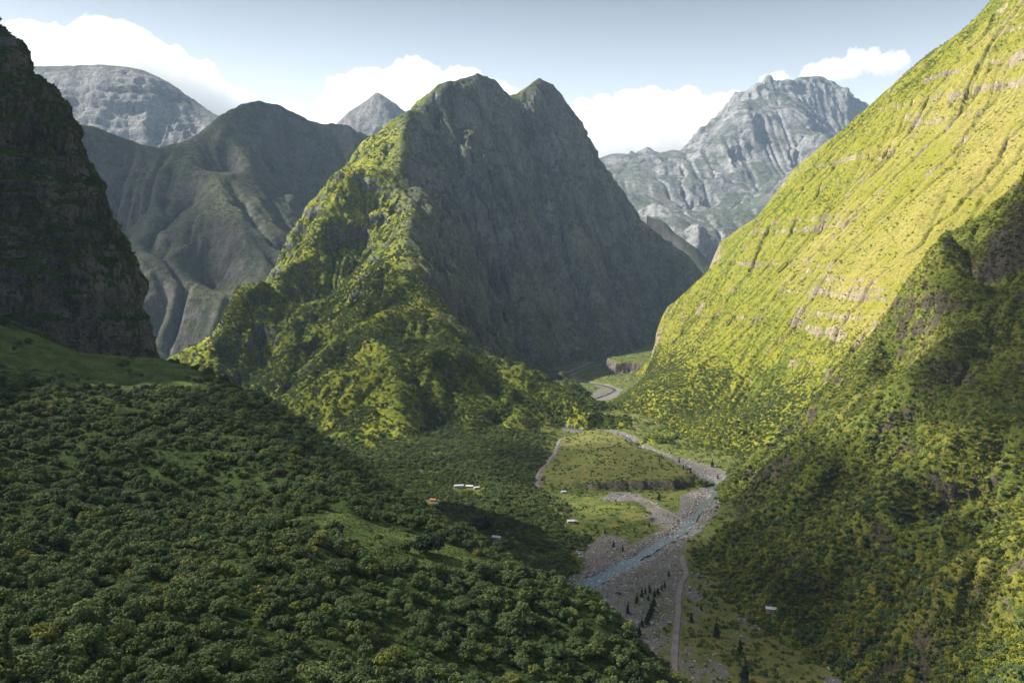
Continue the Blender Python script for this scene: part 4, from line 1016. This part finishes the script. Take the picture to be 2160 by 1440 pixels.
for p_, c_ in ((0.0, (.9, .86, .8)), (.10, (.96, .95, .92)), (.32, (.20, .24, .26)), (1.0, (.62, .64, .66))):
    e_ = cr.color_ramp.elements.new(p_) if p_ not in (0.0, 1.0) else cr.color_ramp.elements[0 if p_ == 0 else -1]
    e_.color = (*c_, 1)
ml = nt.nodes.new('ShaderNodeMix'); ml.data_type = 'RGBA'; ml.blend_type = 'MULTIPLY'; ml.inputs[0].default_value = 1
nt.links.new(hs.outputs[0], ml.inputs[6]); nt.links.new(cr.outputs[0], ml.inputs[7])
nt.links.new(ml.outputs[2], bg.inputs[0]); bg.inputs[1].default_value = 0.118
sl = bpy.data.lights.new('sun', 'SUN'); sl.energy = 5.0; sl.angle = R(.5); sl.color = (1, .95, .84)
so = bpy.data.objects.new('sun', sl); COL.objects.link(so)
so.rotation_euler = Vector(sd).to_track_quat('Z', 'Y').to_euler()

HAZE = True
if HAZE:
    import bmesh
    bm = bmesh.new(); bmesh.ops.create_cube(bm, size=1)
    x0, x1, y0, y1, z0, z1 = -13000, 13000, -1500, 13800, -19, 2720
    for v in bm.verts: v.co = ((x0 + x1) / 2 + v.co.x * (x1 - x0), (y0 + y1) / 2 + v.co.y * (y1 - y0), (z0 + z1) / 2 + v.co.z * (z1 - z0))
    me = bpy.data.meshes.new('haze'); bm.to_mesh(me); bm.free()
    hz = bpy.data.objects.new('haze', me); COL.objects.link(hz); tag(hz, 'thin blue air haze over the whole valley', 'haze', kind='stuff')
    hm = bpy.data.materials.new('haze_air'); hm.use_nodes = True; t = hm.node_tree; t.nodes.clear()
    o = t.nodes.new('ShaderNodeOutputMaterial'); pv = t.nodes.new('ShaderNodeVolumePrincipled')
    pv.inputs['Color'].default_value = (.50, .70, 1.0, 1); pv.inputs['Density'].default_value = 1.8e-5; pv.inputs['Anisotropy'].default_value = .1
    t.links.new(pv.outputs[0], o.inputs['Volume']); me.materials.append(hm)

# clouds: lumpy bodies of even white vapour
def cloud(name, label, balls, dens, voxel, d1, d2, seed, cat='cloud'):
    g = random.Random(seed); bm = bmesh.new()
    for (c, r, sx, sz) in balls:
        for k in range(7):
            a = g.uniform(0, 6.283); q = g.uniform(0, .75) if k else 0
            ret = bmesh.ops.create_icosphere(bm, subdivisions=3, radius=r * (1 if k == 0 else g.uniform(.35, .6)))
            for v in ret['verts']:
                v.co = Vector((c[0] + v.co.x * sx + math.cos(a) * q * r * sx, c[1] + v.co.y * sx + math.sin(a) * q * r * .5, c[2] + v.co.z * sz + (g.uniform(0, .55) * r * sz if k else 0)))
    me = bpy.data.meshes.new(name); bm.to_mesh(me); bm.free()
    o = bpy.data.objects.new(name, me); COL.objects.link(o)
    rm = o.modifiers.new('union', 'REMESH'); rm.mode = 'VOXEL'; rm.voxel_size = voxel
    for (s_, st) in (d1, d2):
        tx = bpy.data.textures.new(name, 'CLOUDS'); tx.noise_scale = s_; tx.noise_depth = 4; tx.noise_type = 'SOFT_NOISE'
        dm = o.modifiers.new('billow', 'DISPLACE'); dm.texture = tx; dm.texture_coords = 'GLOBAL'; dm.strength = st; dm.mid_level = .5
    mm = bpy.data.materials.new('cloud_vapour'); mm.use_nodes = True; t = mm.node_tree; t.nodes.clear()
    oo = t.nodes.new('ShaderNodeOutputMaterial'); pv = t.nodes.new('ShaderNodeVolumePrincipled')
    pv.inputs['Color'].default_value = (.995, .995, .995, 1); pv.inputs['Density'].default_value = dens; pv.inputs['Anisotropy'].default_value = .0
    t.links.new(pv.outputs[0], oo.inputs['Volume']); me.materials.append(mm)
    tag(o, label, cat); return o
def cb(u, v, Y, rpx, sx=1.3, sz=.8):
    return (W(u, v, Y), rpx / F * Y, sx, sz)
cloud('cloud', 'large white cloud bank resting on the far left massif', [cb(70, 105, 15500, 60), cb(150, 110, 15500, 62), cb(215, 105, 15500, 75), cb(270, 130, 15500, 70), cb(340, 160, 15500, 75), cb(400, 200, 15500, 65), cb(450, 240, 15500, 60), cb(500, 275, 15500, 50), cb(-80, 110, 15500, 80), cb(150, 200, 15500, 90), cb(330, 250, 15500, 90)], .0019, 60, (480, 460), (130, 220), 1)
cloud('cloud', 'white cloud behind the small pointed peak and central summit', [cb(740, 240, 16000, 60), cb(780, 205, 16000, 60), cb(830, 180, 16000, 50), cb(880, 170, 16000, 50), cb(950, 185, 16000, 50), cb(1030, 210, 16000, 50), cb(850, 270, 16000, 80), cb(980, 270, 16000, 80), cb(590, 275, 16000, 70, 1.6, .7), cb(690, 270, 16000, 65, 1.6, .7)], .0020, 60, (480, 420), (130, 220), 2)
cloud('cloud', 'white cloud rising behind the low shoulder of the right massif', [cb(1200, 300, 16500, 70), cb(1270, 270, 16500, 60), cb(1340, 250, 16500, 60), cb(1400, 235, 16500, 55), cb(1445, 225, 16500, 45), cb(1540, 235, 16500, 45), cb(1350, 320, 16500, 70), cb(1480, 300, 16500, 80)], .0020, 60, (480, 420), (130, 220), 3)
cloud('cloud', 'small thin white cloud floating above the right massif', [cb(1640, 172, 16000, 16, 2.0, .5), cb(1735, 152, 16000, 30, 1.4, .6), cb(1790, 145, 16000, 30), cb(1820, 122, 16000, 24), cb(1870, 138, 16000, 30, 1.5, .6)], .002, 30, (300, 380), (90, 180), 4)
# unseen clouds added to dim the sun on near slope, forest and left ridge
def shade(X, Y, z, top=3500):
    t = (top - z) / sd[2]; return (X + sd[0] * t, Y + sd[1] * t, top)
cloud('cloud', 'thin unseen cloud added high over the left rampart to dim the near right slope', [(shade(1050, 830, 300), 320, 1.1, .22), (shade(900, 1000, 300), 430, 1.1, .22), (shade(300, 950, 0), 330, 1.1, .22), (shade(1200, 1150, 500), 330, 1, .22), (shade(350, 1250, 0), 250, 1, .22), (shade(150, 1700, 0), 240, 1, .22)], .0085, 50, (300, 150), (90, 60), 5)
cloud('cloud', 'broad unseen cloud added high over the left rampart to dim the near forest', [(shade(-350, 500, 250, 3600), 420, 1.3, .22), (shade(-120, 1650, 20, 3600), 260, 1.1, .22), (shade(-350, 2350, 100, 3600), 360, 1.3, .26), (shade(-150, 2250, 80, 3600), 300, 1.1, .26), (shade(-80, 330, 250, 3600), 300, 1.2, .22), (shade(-300, 1000, 300, 3600), 380, 1.2, .22), (shade(-700, 900, 400, 3600), 400, 1.2, .22), (shade(-60, 800, 200, 3600), 270, 1.1, .22)], .0030, 50, (300, 150), (90, 60), 7)
cloud('cloud', 'dense unseen cloud added to shade the rounded left ridge', [(shade(-2000, 5000, 800, 3700), 650, 1.2, .3), (shade(-1400, 5700, 1000, 3700), 650, 1.2, .3), (shade(-2900, 4900, 700, 3700), 700, 1.2, .3), (shade(-1500, 4400, 400, 3700), 520, 1.0, .3), (shade(-600, 6000, 800, 3700), 500, 1.0, .3)], .004, 90, (500, 250), (150, 100), 6)

# ------------------------------------------------------------------ camera and output
cam = bpy.data.cameras.new('camera'); cam.sensor_width = 36; cam.lens = 36 * F / 2160; cam.clip_start = 1; cam.clip_end = 60000
co = bpy.data.objects.new('camera', cam); COL.objects.link(co); co.location = (0, 0, CAMZ); co.rotation_euler = (R(90) - PITCH, 0, 0)
SC.camera = co
SC.render.engine = 'CYCLES'
SC.cycles.use_denoising = True
SC.cycles.max_bounces = 10; SC.cycles.diffuse_bounces = 3; SC.cycles.volume_bounces = 8; SC.cycles.transparent_max_bounces = 8
SC.view_settings.view_transform = 'Standard'; SC.view_settings.look = 'None'; SC.view_settings.exposure = 1.45; SC.view_settings.gamma = 1
print('scene built %.1fs' % (time.time() - T0))
